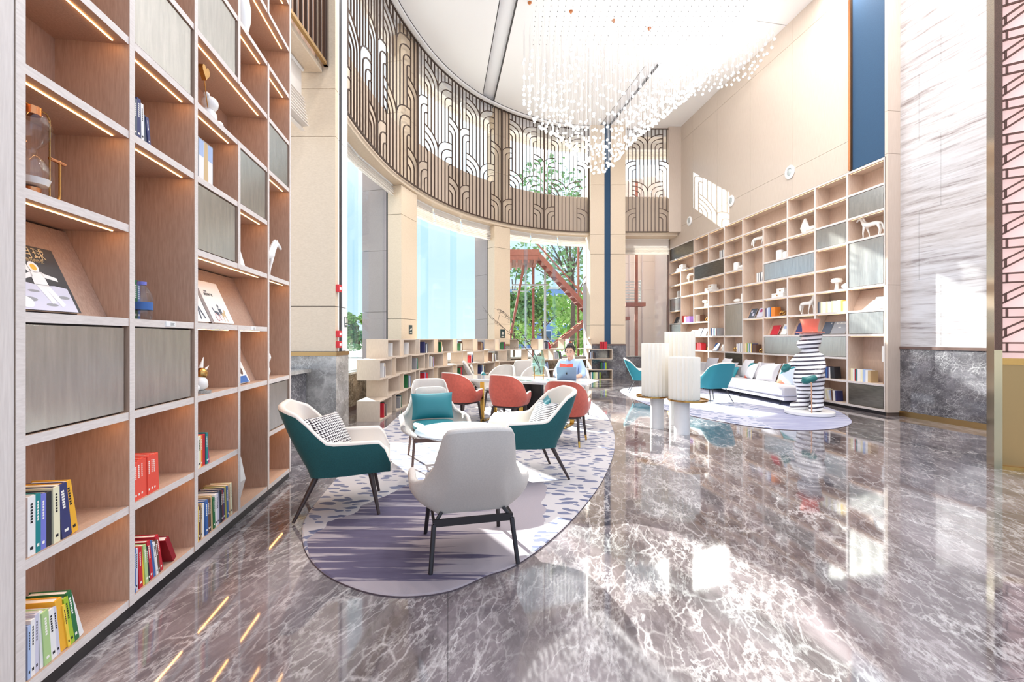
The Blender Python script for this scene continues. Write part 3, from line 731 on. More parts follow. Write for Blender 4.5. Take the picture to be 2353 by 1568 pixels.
# ================================================================== BOOKCASES
def text_mesh(name, body, size, mt, parent, loc, rot=(0,0,0), ext=.0006, sx=1.0):
    cu = bpy.data.curves.new(name, 'FONT'); cu.body = body; cu.size = size; cu.extrude = ext; cu.align_x = 'CENTER'; cu.align_y = 'CENTER'; cu.resolution_u = 3
    tmp = bpy.data.objects.new(name, cu); COL.objects.link(tmp)
    dg = bpy.context.evaluated_depsgraph_get()
    me = bpy.data.meshes.new_from_object(tmp.evaluated_get(dg)); bpy.data.objects.remove(tmp)
    me.materials.clear(); me.materials.append(mt); me.name = name
    o = bpy.data.objects.new(name, me); COL.objects.link(o); o.parent = parent; o.location = loc; o.rotation_euler = rot; o.scale = (sx,1,1)
    return o
class BC:
    def __init__(s, name, label, origin, rz, us, zs, depth, th, frame, inner, back, noH, noV, doors, led_skip=(), boards=(), led='led'):
        s.o = Vector(origin); s.rz = rz; s.us = us; s.zs = zs; s.th = th; s.depth = depth
        s.r = thing(name, label, 'bookcase', origin, rz)
        s.Mt = Matrix.Translation(s.o) @ Matrix.Rotation(rz, 4, 'Z')
        nc = len(us)-1; nr = len(zs)-1; h = th/2
        def fbox(x0,x1,y0,y1,z0,z1, name):
            mb = MB(); mb.box(x0,x1,y0,y1,z0,z1); mb.m[2] = 1
            return mb.obj(name, [M(inner), M(frame)], s.r, ang=0)
        hasV = lambda i, row: 0 <= row < nr and (i, row) not in noV
        for k in range(nr+1):
            c = 0
            while c < nc:
                if (c, k) in noH: c += 1; continue
                e = c+1
                while e < nc and (e, k) not in noH and not (hasV(e, k-1) and hasV(e, k)) : e += 1
                fbox(us[c]+h, us[e]-h, .004, depth-.02, zs[k]-h, zs[k]+h, 'shelf'); c = e
        for i in range(nc+1):
            row = 0
            while row < nr:
                if not hasV(i, row): row += 1; continue
                e = row+1
                while e < nr and hasV(i, e): e += 1
                fbox(us[i]-h, us[i]+h, 0, depth-.02, zs[row]-h+.002, zs[e]+h-.002, 'divider'); row = e
        MB().box(us[0]-h, us[-1]+h, depth-.02, depth, 0, zs[-1]+h).obj('back_panel', M(back), s.r, ang=0)
        MB().box(us[0]-h, us[-1]+h, .02, depth-.02, 0, zs[0]-h).obj('plinth', M('plinth_black'), s.r, ang=0)
        covered = set()
        for c0, c1, r0, r1, mt in doors:
            g = .008
            d = MB().box(us[c0]+h+g, us[c1]-h-g-.014, .012, .03, zs[r0]+h+g, zs[r1]-h-g).obj('door', M(mt), s.r, bevel=.002)
            MB().box(us[c0]+h+.002, us[c1]-h-.002, .034, .05, zs[r0]+h, zs[r1]-h).obj('door_back', M('door_edge'), d, ang=0)
            for c in range(c0, c1):
                for q in range(r0, r1): covered.add((c, q))
        for q in range(nr):
            c = 0
            while c < nc:
                if (c, q) in covered or (c, q+1) in noH or (c, q) in led_skip: c += 1; continue
                e = c+1
                while e < nc and not hasV(e, q) and (e, q) not in covered and (e, q+1) not in noH: e += 1
                a, b = us[c]+h, us[e]-h; c = e
                MB().box(a+.004, b-.05*(b-a), .058, .064, zs[q+1]-h-.003, zs[q+1]-h+.001).obj('light_strip', M(led), s.r, ang=0)
        for c0, c1, q in boards:
            z = zs[q]+h; hh = zs[q+1]-zs[q]-th-.01
            mb = MB(); a, b = us[c0]+h+.002, us[c1]-h-.002; v0, v1 = .10, .10+hh*.44
            mb.add([(a,v0,z),(b,v0,z),(b,v1,z+hh),(a,v1,z+hh),(a,v0+.016,z),(b,v0+.016,z),(b,v1+.016,z+hh),(a,v1+.016,z+hh)], [(0,1,2,3),(4,7,6,5),(0,3,7,4),(1,5,6,2),(3,2,6,7),(0,4,5,1)])
            mb.obj('display_board', M(back), s.r, ang=0)
    def p(s, u, v, z): return tuple(s.Mt @ Vector((u, v, z)))
    def z(s, k): return s.zs[k] + s.th/2
    def set(s, o, u, v, k, turn=0.0):
        o.location = s.p(u, v, s.z(k)+.0005); o.rotation_euler[2] = s.rz+turn; return o
# ---- books: a cover and its pages
def _cover():
    mb = MB(); mb.box(0,.09,0,1,0,1).box(.91,1,0,1,0,1).box(.09,.91,0,.05,0,1); return mb.mesh('cover', M('cover_white'), 0)
COVER = _cover(); PAGES = MB().box(.09,.91,.05,.96,.02,.98).mesh('pages', M('paper'), 0)
def _joined():
    mb = MB(); mb.box(0,.12,0,1,0,1).box(.88,1,0,1,0,1).box(.12,.88,0,.06,0,1).box(.12,.88,.06,.95,.02,.97,1); return mb.mesh('book', [M('cover_white'), M('paper')], 0)
BOOK1 = _joined()
TITLE = MB()
for k in range(7): TITLE.box(.36,.64,-.012,0,.88-.05*k-.036,.88-.05*k)
TITLE.box(.3,.7,-.012,0,.10,.15); TITLE = TITLE.mesh('spine_title', M('black_print'), 0)
def book(label, group, loc, rz, t, d, h, col, lean=0.0, parts=True, title=None):
    if parts:
        r = bpy.data.objects.new('book', None); COL.objects.link(r); r.empty_display_size = .05
        c = place('cover', COVER, r); c.material_slots[0].link = 'OBJECT'; c.material_slots[0].material = M('cover_'+col); c.scale = (t, d, h)
        g = place('pages', PAGES, r); g.scale = (t, d, h)
        if title:
            k = place('spine_title', TITLE, r); k.material_slots[0].link = 'OBJECT'; k.material_slots[0].material = M(title); k.scale = (t, .04, h); k['kind'] = 'stuff'
    else:
        r = place('book', BOOK1); r.material_slots[0].link = 'OBJECT'; r.material_slots[0].material = M('cover_'+col); r.scale = (t, d, h)
    r.location = loc; r.rotation_euler = (0, -lean, rz)
    return tag(r, label, 'book', group)
def cname(c): return c.replace('_', ' ')
def book_row(bc, u, k, items, where, parts=True, v=.014, z=None):
    """items: (colour, thickness, height, lean degrees[, gap]); spines face the room, from the left"""
    hp = 0.0; prev = u; lastlean = 0.0; n = {}
    tot = {}
    for it in items: tot[it[0]] = tot.get(it[0], 0)+1
    for i, it in enumerate(items):
        c, t, h, ln = it[:4]; a = math.radians(ln)
        if len(it) > 4: prev += it[4]
        if a > 0.001:
            if lastlean > .001 and abs(lastlean-a) < .2: u0 = prev
            else: u0 = prev + (min(hp*math.tan(a), h*math.sin(a)) if hp else 0) + .001
            nxt = u0 + t/math.cos(a) + .001
        else: u0 = prev; nxt = u0 + t + .001
        lab = '%s book, %s from left, %s' % (cname(c), ORD[i], where)
        d = .15 + .03*((i*7) % 3)/3
        loc = bc.p(u0, v+.006*((i*5) % 4)/4, (bc.z(k) if z is None else z)+.0005)
        book(lab, 'books on ' + where, loc, bc.rz, t, d, h, c, a, parts, ('black_print' if c in ('white','cream','mustard','pale_blue','lavender','lime','yellow','tan') else 'paper') if parts and (i % 4 != 3) else None)
        prev = nxt; hp = h*math.cos(a); lastlean = a
    return prev
def flat(mb, pts, y, m=0):
    o = len(mb.v); mb.v.extend([(x, y, z) for x, z in pts]); mb.f.append(list(range(o, o+len(pts)))); mb.m.append(m); return mb
def ell(cx, cz, rx, rz, n=16, rot=0): return [(cx+rx*math.cos(2*PI*i/n)*math.cos(rot)-rz*math.sin(2*PI*i/n)*math.sin(rot), cz+rx*math.cos(2*PI*i/n)*math.sin(rot)+rz*math.sin(2*PI*i/n)*math.cos(rot)) for i in range(n)]
def rc(x0, x1, z0, z1): return [(x0,z0),(x1,z0),(x1,z1),(x0,z1)]
TILT = math.atan(.44)
def display_book(bc, u, k, w, h, cover, label, group='books shown on the slanted boards', t=.02, v=.098, name='display_book'):
    """a book lying face out against a slanted board; u is its left edge"""
    r = thing(name, label, 'book', bc.p(u, v-.03, bc.z(k)+.004), bc.rz, group); r.rotation_euler = (-TILT, 0, bc.rz)
    MB().box(0,w,-t,-t+.003,0,h).box(0,w,-.003,0,0,h).box(0,.003,-t,0,0,h).obj('cover', M(cover), r, ang=0)
    MB().box(.004,w-.004,-t+.003,-.003,.004,h-.004).obj('pages', M('paper'), r, ang=0)
    return r
def pr(r, name, polys, mt, y=-.021): 
    mb = MB()
    for p in polys: flat(mb, p, y)
    return mb.obj(name, M(mt), r, ang=0)
# ================================================================== LEFT BOOKCASE
lrz = math.atan2(1, -.141); KL_ = math.hypot(1, .141)
Y0L = 1.764; OL = (-1.634-.141*Y0L, Y0L, 0)
def uL(px): return (F_PX*1.634/(1029-px) - Y0L)*KL_
usL = [-.022] + [uL(p) for p in (304,451,550,617,667)]
zsL = [.087+.482*k for k in range(12)]
noH = {(1,4)} | {(4,5),(4,3)} | {(3,1)}
noV = {(3,3),(3,6),(4,8),(3,9),(3,10)}
doors = [(0,1,2,3,'door_metal'),(1,2,2,3,'door_metal'),(1,2,6,7,'door_metal'),(2,3,4,5,'door_metal'),(3,4,5,6,'door_metal'),(2,3,7,8,'door_metal'),(4,5,6,7,'door_metal'),(4,5,1,2,'door_metal')]
L = BC('wall_bookcase', 'tall lit bookcase of pale wood and brown cells filling the left side', OL, lrz, usL, zsL, .36, .04, 'frame_wood', 'inner_wood', 'back_wood', noH, noV, doors,
       boards=[(0,1,3),(2,4,3),(3,4,2)])
MB().box(-.9,-.044,0,.36,0,zsL[-1]).obj('end_post', M('frame_wood_v'), L.r, ang=0)
MB().box(-.050,-.0465,-.0012,.0,0,zsL[-1]).obj('post_joint', M('seam_dark'), L.r, ang=0)
for c, k, f in ((1,3,.55),(3,3,.45)):
    u = L.us[c] + f*(L.us[c+1]-L.us[c])
    MB().box(u-.045,u+.045,.0,.004,L.zs[3]-.014,L.zs[3]+.016).obj('paper_tag', M('white_paint'), L.r, ang=0)
    tagm = MB(); flat(tagm, rc(u-.005,u+.035,L.zs[3]+.006,L.zs[3]+.008), -.0005); flat(tagm, rc(u-.005,u+.03,L.zs[3]-.002,L.zs[3]), -.0005); flat(tagm, rc(u-.005,u+.035,L.zs[3]-.008,L.zs[3]-.006), -.0005)
    tagm.obj('tag_print', M('black_print'), L.r, ang=0)
wL = 'left bookcase, %s'
book_row(L, L.us[0]+.046, 1, [('white',.034,.235,0),('teal',.025,.235,0),('periwinkle',.026,.225,0),('black',.026,.225,0),('cream',.032,.235,1),('navy',.05,.235,7,.012),('mustard',.036,.24,10)], wL % 'second row, nearest column')
book_row(L, L.us[0]+.046, 0, [('pale_blue',.014,.21,0),('white',.02,.225,0),('lavender',.016,.235,0),('white',.014,.235,2),('pale_green',.032,.225,4),('white',.028,.215,5),('lavender',.018,.215,6),('mustard',.034,.235,7),('yellow',.014,.20,9),('lime',.022,.225,10),('green',.026,.24,11),('white',.026,.225,17)], wL % 'bottom row, nearest column')
book_row(L, L.us[1]+.038, 1, [('coral',.026,.205+.004*(i % 3),1 if i < 6 else 3) for i in range(8)], wL % 'second row, second column')
book_row(L, L.us[1]+.038, 0, [('blue',.012,.235,0),('lavender',.018,.225,0),('red',.03,.22,3),('yellow',.016,.215,5),('pale_green',.024,.22,6),('black',.016,.20,7),('red',.028,.225,8),('blue',.02,.215,9),('white',.018,.20,10),('brown',.02,.205,10),('red',.026,.225,12),('crimson',.034,.175,26,.02)], wL % 'bottom row, second column')
book_row(L, L.us[2]+.034, 1, [('white',.022,.21,0),('cream',.03,.21,0),('orange',.022,.21,0),('red',.034,.21,0),('teal',.024,.215,2),('magenta',.02,.20,8)], wL % 'second row, third column')
book_row(L, L.us[2]+.034, 0, [('yellow',.022,.23,0),('brown',.03,.225,0),('tan',.018,.235,0),('white',.028,.225,0),('blue',.036,.235,2),('brown',.024,.235,2),('black',.016,.23,2),('tan',.026,.24,3),('green',.026,.22,3),('white',.03,.235,3),('lavender',.03,.23,4),('slate',.024,.24,4),('black',.02,.235,4),('crimson',.014,.23,4),('navy',.026,.235,4),('olive',.028,.24,4),('blue',.02,.235,4),('tan',.03,.24,4),('cream',.034,.24,4)], wL % 'bottom row, third column')
book_row(L, L.us[1]+.038, 3, [('white',.02,.235,0),('grey',.03,.24,0),('brown',.02,.23,0),('cream',.028,.235,0),('red',.02,.23,0),('green',.03,.22,0),('blue',.024,.215,0)], 'behind the water bottle, left bookcase', v=.09)
book_row(L, L.us[1]+.038, 5, [('slate',.022,.20,0),('navy',.03,.215,0),('white',.022,.20,2),('slate',.026,.15,6),('navy',.024,.145,8)], wL % 'sixth row, second column')
# moon book on the slanted board
b = display_book(L, L.us[0]+.06, 3, .30, .31, 'cover_black', 'square black picture book of an astronaut on the moon on the slanted board', t=.022)
pr(b, 'moon_ground', [[(0.002,.002),(.283,.002),(.283,.118),(.22,.125),(.15,.118),(.08,.128),(.002,.135)]], 'cover_lavender', -.0225)
for q_ in (ell(.05,.05,.05,.012), ell(.16,.03,.03,.007), ell(.24,.07,.03,.008), ell(.1,.09,.028,.006)): pr(b, 'crater', [q_], 'cover_grey', -.0228)
pr(b, 'astronaut', [ell(.155,.205,.026,.027), [(.125,.185),(.185,.185),(.19,.12),(.12,.12)], [(.13,.182),(.06,.15),(.066,.135),(.132,.16)], [(.18,.182),(.252,.165),(.25,.148),(.182,.16)], [(.125,.125),(.158,.125),(.19,.045),(.165,.035)], [(.155,.125),(.188,.125),(.232,.035),(.208,.022)], [(.105,.225),(.125,.225),(.13,.18),(.115,.18)]], 'cover_white', -.0231)
pr(b, 'visor', [ell(.155,.205,.015,.016)], 'cover_mustard', -.0234)
pr(b, 'cover_seal', [ell(.04,.035,.034,.026)], 'cover_white', -.0237)
text_mesh('cover_title', '月球', .062, M('cover_tan'), b, (.185,-.0232,.27), (PI/2,0,0))
text_mesh('cover_subtitle', '登月的历史', .018, M('cover_tan'), b, (.18,-.0232,.238), (PI/2,0,0))
# two white picture books
b = display_book(L, L.us[2]+.05, 3, .24, .33, 'cover_white', 'white picture book with a grey standing figure, left on the slanted board')
pr(b, 'printed_figure', [[(.12,.20),(.15,.19),(.17,.10),(.15,.095)], [(.15,.12),(.17,.12),(.20,.03),(.185,.025)], [(.14,.11),(.16,.11),(.14,.02),(.125,.02)], ell(.13,.215,.014,.016)], 'cover_slate')
b = display_book(L, L.us[2]+.34, 3, .31, .34, 'cover_white', 'white picture book with a horse carriage drawing on the slanted board')
pr(b, 'printed_carriage', [[(.07,.10),(.13,.09),(.14,.065),(.09,.055)], [(.06,.125),(.072,.125),(.085,.085),(.075,.08)], [(.145,.12),(.185,.12),(.19,.07),(.15,.07)], ell(.16,.14,.012,.014)], 'cover_slate', -.0212)
pr(b, 'printed_wheels', [ell(.085,.045,.024,.03), ell(.14,.045,.018,.024)], 'cover_red', -.0214); pr(b, 'wheel_centres', [ell(.085,.045,.020,.026), ell(.14,.045,.014,.02)], 'cover_white', -.0216)
pr(b, 'printed_horse', [[(.17,.08),(.22,.085),(.225,.06),(.17,.055)], [(.175,.06),(.183,.06),(.18,.015),(.172,.015)], [(.212,.06),(.22,.06),(.225,.015),(.217,.015)], [(.21,.085),(.225,.115),(.238,.105),(.225,.08)]], 'cover_tan', -.0214)
text_mesh('cover_title', '美好的生活', .024, M('black_print'), b, (.10,-.0212,.228), (PI/2,0,0)); 
text_mesh('cover_subtitle', '最近的', .014, M('cover_grey'), b, (.075,-.0212,.255), (PI/2,0,0))
b = display_book(L, L.us[3]+.10, 2, .22, .27, 'cover_white', 'picture book with a blue foot band on the small slanted board')
pr(b, 'blue_band', [rc(.002,.198,.002,.06)], 'cover_blue'); pr(b, 'printed_crowd', [ell(.08,.13,.04,.05), ell(.14,.11,.03,.04)], 'cover_brown')
# water bottle
t = L.set(thing('water_bottle', 'clear plastic water bottle with blue cap and blue label before books', 'bottle'), L.us[1]+.165, .055, 3); t.scale = (1.15,1.15,.86)
MB().lathe([(.0,.0),(.036,.0),(.042,.01),(.042,.05),(.043,.06),(.043,.13),(.042,.14),(.040,.16),(.030,.195),(.017,.215),(.016,.222),(.0,.222)],20).obj('body', M('bottle_plastic'), t, recalc=True)
MB().lathe([(.0436,.062),(.0436,.112),(.0434,.112),(.0434,.062)],20).obj('paper_label', M('cover_blue'), t, recalc=True); MB().lathe([(0,.222),(.019,.222),(.019,.243),(0,.245)],16).obj('cap', M('cover_periwinkle'), t)
# brass frame lantern with two glass bulbs
t = L.set(thing('hourglass_lantern', 'large glass hourglass in a thin brass swing frame, nearest column', 'ornament'), L.us[0]+.17, .10, 4); t.scale = (.88,.88,.95)
MB().lathe([(.03,.045),(.062,.055),(.075,.09),(.07,.13),(.045,.17),(.018,.195),(.018,.215),(.045,.24),(.07,.28),(.075,.32),(.06,.355),(.03,.365)],24).obj('glass_bulb', M('clear_glass'), t, recalc=True)
MB().lathe([(0,.05),(.058,.058),(.068,.085),(.0,.095)],20).obj('white_sand', M('porcelain'), t)
for z0, z1 in ((.02,.045),(.365,.40)): MB().cyl((0,0,z0),(0,0,z1),.034,n=16).obj('end_cap', M('copper_trim'), t)
MB().tube([(-.10,0,.02),(-.10,0,.39),(-.08,0,.405),(.08,0,.405),(.10,0,.385),(.10,0,.035),(.085,0,.02),(-.10,0,.02)], .0038, 6).obj('inner_frame', M('brass'), t)
MB().tube([(.16,0,.22),(.16,0,.06)]+[(.16-.06*(1-math.cos(a)), 0, .06-.055*math.sin(a)) for a in (.4,.8,1.2,1.57)]+[(-.1,0,.006),(-.14,0,.03),(-.16,0,.06),(-.16,0,.22)], .006, 8).obj('outer_cradle', M('brass'), t); MB().cyl((.10,0,.21),(.19,0,.21),.008,n=8).obj('pivot', M('copper_trim'), t)
# ornaments
def horse(label, group='white horse figurines'):
    t = thing('horse_figurine', label, 'figurine', (0,0,0), 0, group)
    if 'h' not in HCACHE:
        ch = [[(0,0,.20,.038),(.07,0,.20,.042),(.12,0,.215,.036),(.16,0,.265,.025),(.185,0,.315,.021),(.20,0,.335,.019),(.235,0,.315,.015),(.265,0,.285,.011)],
              [(0,0,.20,.038),(-.07,0,.205,.038),(-.12,0,.20,.03),(-.15,0,.185,.012),(-.17,0,.14,.012),(-.175,0,.08,.007)],
              [(.12,0,.215,.036),(.115,.026,.165,.018),(.125,.03,.09,.010),(.12,.03,.03,.008),(.133,.03,.006,.009)],
              [(.12,0,.215,.036),(.11,-.026,.165,.018),(.085,-.03,.09,.010),(.075,-.03,.03,.008),(.09,-.03,.006,.009)],
              [(-.12,0,.20,.03),(-.115,.026,.155,.021),(-.145,.03,.10,.011),(-.135,.03,.03,.008),(-.12,.03,.006,.009)],
              [(-.12,0,.20,.03),(-.105,-.026,.155,.021),(-.115,-.03,.09,.011),(-.095,-.03,.03,.008),(-.08,-.03,.006,.009)],
              [(.20,0,.335,.019),(.195,.012,.365,.005)], [(.20,0,.335,.019),(.195,-.012,.365,.005)]]
        HCACHE['h'] = skin('body', ch, M('porcelain'), t, 1)
        mb = MB(); mb.ribbon([(.115,0,.25),(.14,0,.30),(.17,0,.345),(.19,0,.36)], .012, .006, lambda i: (0,1,0)); HCACHE['m'] = mb.obj('mane', M('porcelain'), t)
    else:
        for k in ('h','m'): c = HCACHE[k].copy(); COL.objects.link(c); c.parent = t
    return t
HCACHE = {}
hh = L.set(horse('white horse figurine in the fifth column of the left bookcase'), L.us[4]+.16, .13, 4, -.35); hh.scale = (1.05,1.05,1.05)
def lathe_thing(name, label, cat, parts, group=None, n=20):
    t = thing(name, label, cat, (0,0,0), 0, group)
    for nm, prof, mt in parts: MB().lathe(prof, n).obj(nm, M(mt), t, recalc=True)
    return t
L.set(lathe_thing('vase', 'tall white rounded vase high in the fourth column of left bookcase', 'vase', [('body', [(0,0),(.07,0),(.09,.1),(.092,.2),(.075,.29),(.04,.33),(.0,.335)], 'porcelain')]), L.us[3]+.17, .08, 8)
t = thing('vase', 'white faceted hexagon vase on the bottom shelf, fourth column of left bookcase', 'vase'); L.set(t, L.us[3]+.17, .10, 0)
mb = MB(); mb.ring([[(r*math.cos(a), r*.35*math.sin(a), z) for a in [2*PI*i/6 for i in range(6)]] for r, z in ((.06,0),(.15,.17),(.08,.36),(.03,.38))]); mb.obj('body', M('porcelain'), t, ang=0)
t = thing('pyramid_ornament', 'white slim pyramid ornament beside the metal door, fourth column', 'ornament'); L.set(t, L.us[3]+.14, .09, 4)
mb = MB(); mb.ring([[(-.07,-.05,0),(.07,-.05,0),(.07,.05,0),(-.07,.05,0)], [(-.004,-.004,.24),(.004,-.004,.24),(.004,.004,.24),(-.004,.004,.24)]]); mb.obj('body', M('porcelain'), t, ang=0)
t = thing('figurine', 'white stacked round figurine in the fifth column of left bookcase', 'figurine'); L.set(t, L.us[4]+.12, .10, 2)
MB().sphere((0,0,.07),.07).obj('lower_ball', M('porcelain'), t); MB().sphere((0,0,.20),.075,sc=(1,1,.95)).obj('upper_ball', M('porcelain'), t); MB().cyl((0,0,.1),(0,0,.16),.04).obj('neck', M('porcelain'), t)
t = thing('figurine', 'white rounded ornament on top of the metal door, fifth column', 'figurine'); L.set(t, L.us[4]+.11, .14, 7)
MB().sphere((0,0,.08),.085,sc=(1,1,.95)).obj('body', M('porcelain'), t); MB().cyl((0,0,.0),(0,0,.03),.05).obj('foot', M('porcelain'), t)
# small bear with a gold balloon; rocket figurine
t = thing('figurine', 'white sitting animal figurine holding a gold heart balloon', 'figurine'); L.set(t, L.us[2]+.36, .10, 6)
MB().sphere((0,0,.06),.06,sc=(1,.9,1.05)).obj('body', M('porcelain'), t); MB().sphere((0,-.01,.15),.055).sphere((.045,-.01,.195),.02).sphere((-.045,-.01,.195),.02).obj('head', M('porcelain'), t)
MB().sphere((.05,-.05,.025),.026).sphere((-.05,-.05,.025),.026).obj('feet', M('porcelain'), t); MB().sphere((.10,-.02,.04),.035).sphere((.13,-.02,.025),.025).obj('companion', M('porcelain'), t)
MB().tube([(-.05,-.02,.10),(-.08,-.02,.2),(-.10,-.02,.29)], .003, 6).obj('string', M('brass'), t)
MB().ring([[(-.10+.05*x, -.04, .32+.05*y) for x, y in HEART] if False else [(-.10+.05*math.sin(a)**3, -.035, .325+.0035*(13*math.cos(a)-5*math.cos(2*a)-2*math.cos(3*a)-math.cos(4*a))) for a in [2*PI*i/24 for i in range(24)]], [(-.10+.05*math.sin(a)**3, -.005, .325+.0035*(13*math.cos(a)-5*math.cos(2*a)-2*math.cos(3*a)-math.cos(4*a))) for a in [2*PI*i/24 for i in range(24)]]]).obj('balloon', M('brass'), t, recalc=True)
t = thing('figurine', 'white and gold animal figurine with two pointed horns on a stone base', 'figurine'); L.set(t, L.us[2]+.19, .08, 2)
MB().cyl((0,0,0),(0,0,.02),.075,n=16).obj('base', M('dado_marble'), t); MB().sphere((0,0,.07),.055).sphere((.06,0,.05),.03).sphere((-.05,0,.04),.03).obj('body', M('porcelain'), t); MB().sphere((.01,-.01,.135),.042).obj('head', M('brass'), t)
for a in (.5, 1.15): MB().cyl((.02*math.cos(a),0,.11+.03*math.sin(a)),(.15*math.cos(a),0,.11+.15*math.sin(a)),.022,.002,10).obj('horn', M('porcelain'), t); 
t = thing('picture_block', 'clear standing picture block with a birch trunk print, third column', 'ornament'); L.set(t, L.us[2]+.22, .07, 5)
MB().box(-.10,.10,-.02,.02,0,.30).obj('frame', M('cover_grey'), t, bevel=.003); pr(t, 'picture', [rc(-.09,.09,.01,.29)], 'cover_white', -.0212); pr(t, 'trunk_print', [[(-.03,.01),(.03,.01),(.02,.29),(-.02,.29)]], 'cover_tan', -.0218); [pr(t, 'sky_print', [q_], 'cover_pale_blue', -.0216) for q_ in (rc(-.09,-.03,.18,.29), rc(.025,.09,.18,.29))]
# ================================================================== RIGHT BOOKCASE
ORR = (xr(Yfar)+.0, Yfar, 0)
dv = [1537.5,1564,1594,1627.5,1664,1706.5,1753.5,1809,1872.5,1946.5,2033]
usR = [ur(p) for p in dv]; n_ = len(usR)-1
zsR = [.087+.4755*k for k in range(11)]
noH = {(5,7),(5,3),(3,4),(1,5),(9,2),(9,10)} | {(9,6)}
noV = {(1,9),(1,8),(2,3),(3,6),(3,7),(6,9),(7,2),(8,2),(7,6)}
noH |= {(4,4)}
doors = [(0,2,9,10,'door_dark'),(0,1,5,6,'door_metal'),(0,1,3,4,'door_metal'),(2,4,7,8,'door_dark'),(4,5,3,5,'door_metal'),(4,5,1,2,'door_dark'),(6,8,6,7,'door_metal'),(6,9,2,3,'door_metal'),(8,9,7,8,'door_metal'),(9,10,8,9,'door_metal'),(9,10,5,7,'door_metal'),(9,10,3,4,'door_metal'),(9,10,0,1,'door_dark')]
noH -= {(9,10)}
R = BC('wall_bookcase', 'long pale wood bookcase with metal doors along the right wall', ORR, math.atan2(-1, -RB), usR, zsR, .36, .042, 'frame_wood', 'pale_wood', 'pale_wood_in', noH, noV, doors,
       boards=[(9,10,4),(8,9,3),(7,8,3),(6,7,3),(5,6,4),(3,4,2),(1,3,3),(0,1,4)], led='led_soft')
wR = 'right bookcase, %s'
def at(c, f): return R.us[c]+.03+f*(R.us[c+1]-R.us[c]-.06)
def rowR(c, k, items, where, f=0.0): return book_row(R, at(c, f), k, [(a, t*1.15, h, l) for a, t, h, l in items], where, False, v=.05)
rowR(9, 1, [('cream',.05,.25,0),('white',.03,.24,0),('crimson',.03,.25,0),('teal',.03,.25,0),('white',.06,.25,0),('cream',.04,.24,0),('pale_blue',.05,.25,0),('white',.05,.24,0),('tan',.05,.23,0)], wR % 'nearest column, low open cell')
b = display_book(R, at(9,.62), 4, .26, .26, 'cover_grey', 'grey photo magazine leaning in the nearest column of the right bookcase'); pr(b, 'printed_portrait', [ell(.13,.13,.07,.09)], 'cover_white')
t = lathe_thing('shelf_lamp', 'small white cylinder lamp at the edge of the nearest column, right bookcase', 'lamp', [('shade', [(.0,.0),(.09,.0),(.09,.3),(.0,.3)], 'porcelain')]); R.set(t, at(9,.93), .15, 1); t.location.z += .42
MB().cyl((0,0,-.42),(0,0,0),.02).obj('stem', M('brass'), t); MB().cyl((0,0,-.42),(0,0,-.40),.07).obj('foot', M('brass'), t)
rowR(8, 1, [('white',.03,.22,0),('periwinkle',.04,.23,0),('navy',.03,.25,0),('blue',.03,.24,0),('navy',.04,.25,0),('white',.03,.24,0),('black',.09,.25,6)], wR % 'second column from the end, upper low cell', .12)
rowR(8, 0, [('white',.04,.25,14),('cream',.04,.23,14),('white',.04,.22,12),('pale_blue',.03,.21,10),('brown',.03,.22,8),('white',.05,.22,5),('navy',.03,.22,3)], wR % 'bottom row behind the striped statue', .25)
rowR(8, 4, [('slate',.03,.25,0),('grey',.03,.25,0)]+[('white' if i % 3 else 'cream',.042,.25-.004*(i % 3),0) for i in range(11)]+[('yellow',.04,.24,0),('tan',.12,.22,0)], wR % 'long pale row, second column from the end')
b = display_book(R, at(8,.1), 3, .24, .29, 'cover_slate', 'slate magazine with white writing, left of the black one on the slant'); text_mesh('cover_title', 'A', .05, M('paper'), b, (.19,-.0212,.25), (PI/2,0,0))
b = display_book(R, at(8,.42), 3, .38, .29, 'cover_grey', 'wide dark magazine reading ALAVIE on the slanted board'); text_mesh('cover_title', 'ALAVIE', .062, M('paper'), b, (.19,-.0212,.25), (PI/2,0,0), sx=1.3); pr(b, 'printed_line', [rc(.15,.22,.15,.16)], 'paper')
b = display_book(R, at(7,.18), 3, .30, .29, 'cover_navy', 'navy blue magazine on the slanted board left of the coral hat')
b = display_book(R, at(6,.2), 3, .28, .26, 'cover_red', 'red magazine on the slanted board above the long metal door'); b2 = display_book(R, at(6,.66), 3, .20, .28, 'cover_white', 'white leaflet on the slanted board beside the red magazine'); pr(b2, 'printed_photo', [rc(.04,.16,.15,.24)], 'cover_pale_blue')
rowR(6, 4, [('navy',.03,.23,0),('white',.04,.23,0),('pale_blue',.03,.24,0),('white',.03,.24,0),('blue',.04,.24,0),('orange',.12,.24,0)], wR % 'fifth row, beside a gold knot ornament')
b = display_book(R, at(5,.18), 4, .25, .27, 'cover_slate', 'dark patterned magazine, left of two on the slanted board of column six'); pr(b, 'printed_blocks', [rc(.03,.10,.15,.22), rc(.12,.2,.05,.13)], 'cover_lavender')
b = display_book(R, at(5,.6), 4, .24, .27, 'cover_lavender', 'lilac magazine, right of two on the slanted board of column six'); pr(b, 'printed_disc', [ell(.12,.19,.06,.05)], 'cover_magenta')
rowR(5, 2, [('cream',.03,.25,0),('orange',.03,.26,0),('pale_green',.03,.26,0),('green',.03,.24,0),('lavender',.04,.25,0),('teal',.03,.25,0),('white',.03,.25,0),('yellow',.03,.25,0),('navy',.03,.25,0),('brown',.14,.23,0)], wR % 'sixth column, third row, beside a gold knot')
rowR(4, 2, [('white',.05,.24,0),('lavender',.04,.24,0),('white',.05,.25,0),('grey',.03,.25,0),('white',.05,.25,0)], wR % 'fifth column, white books in the third row', .6)
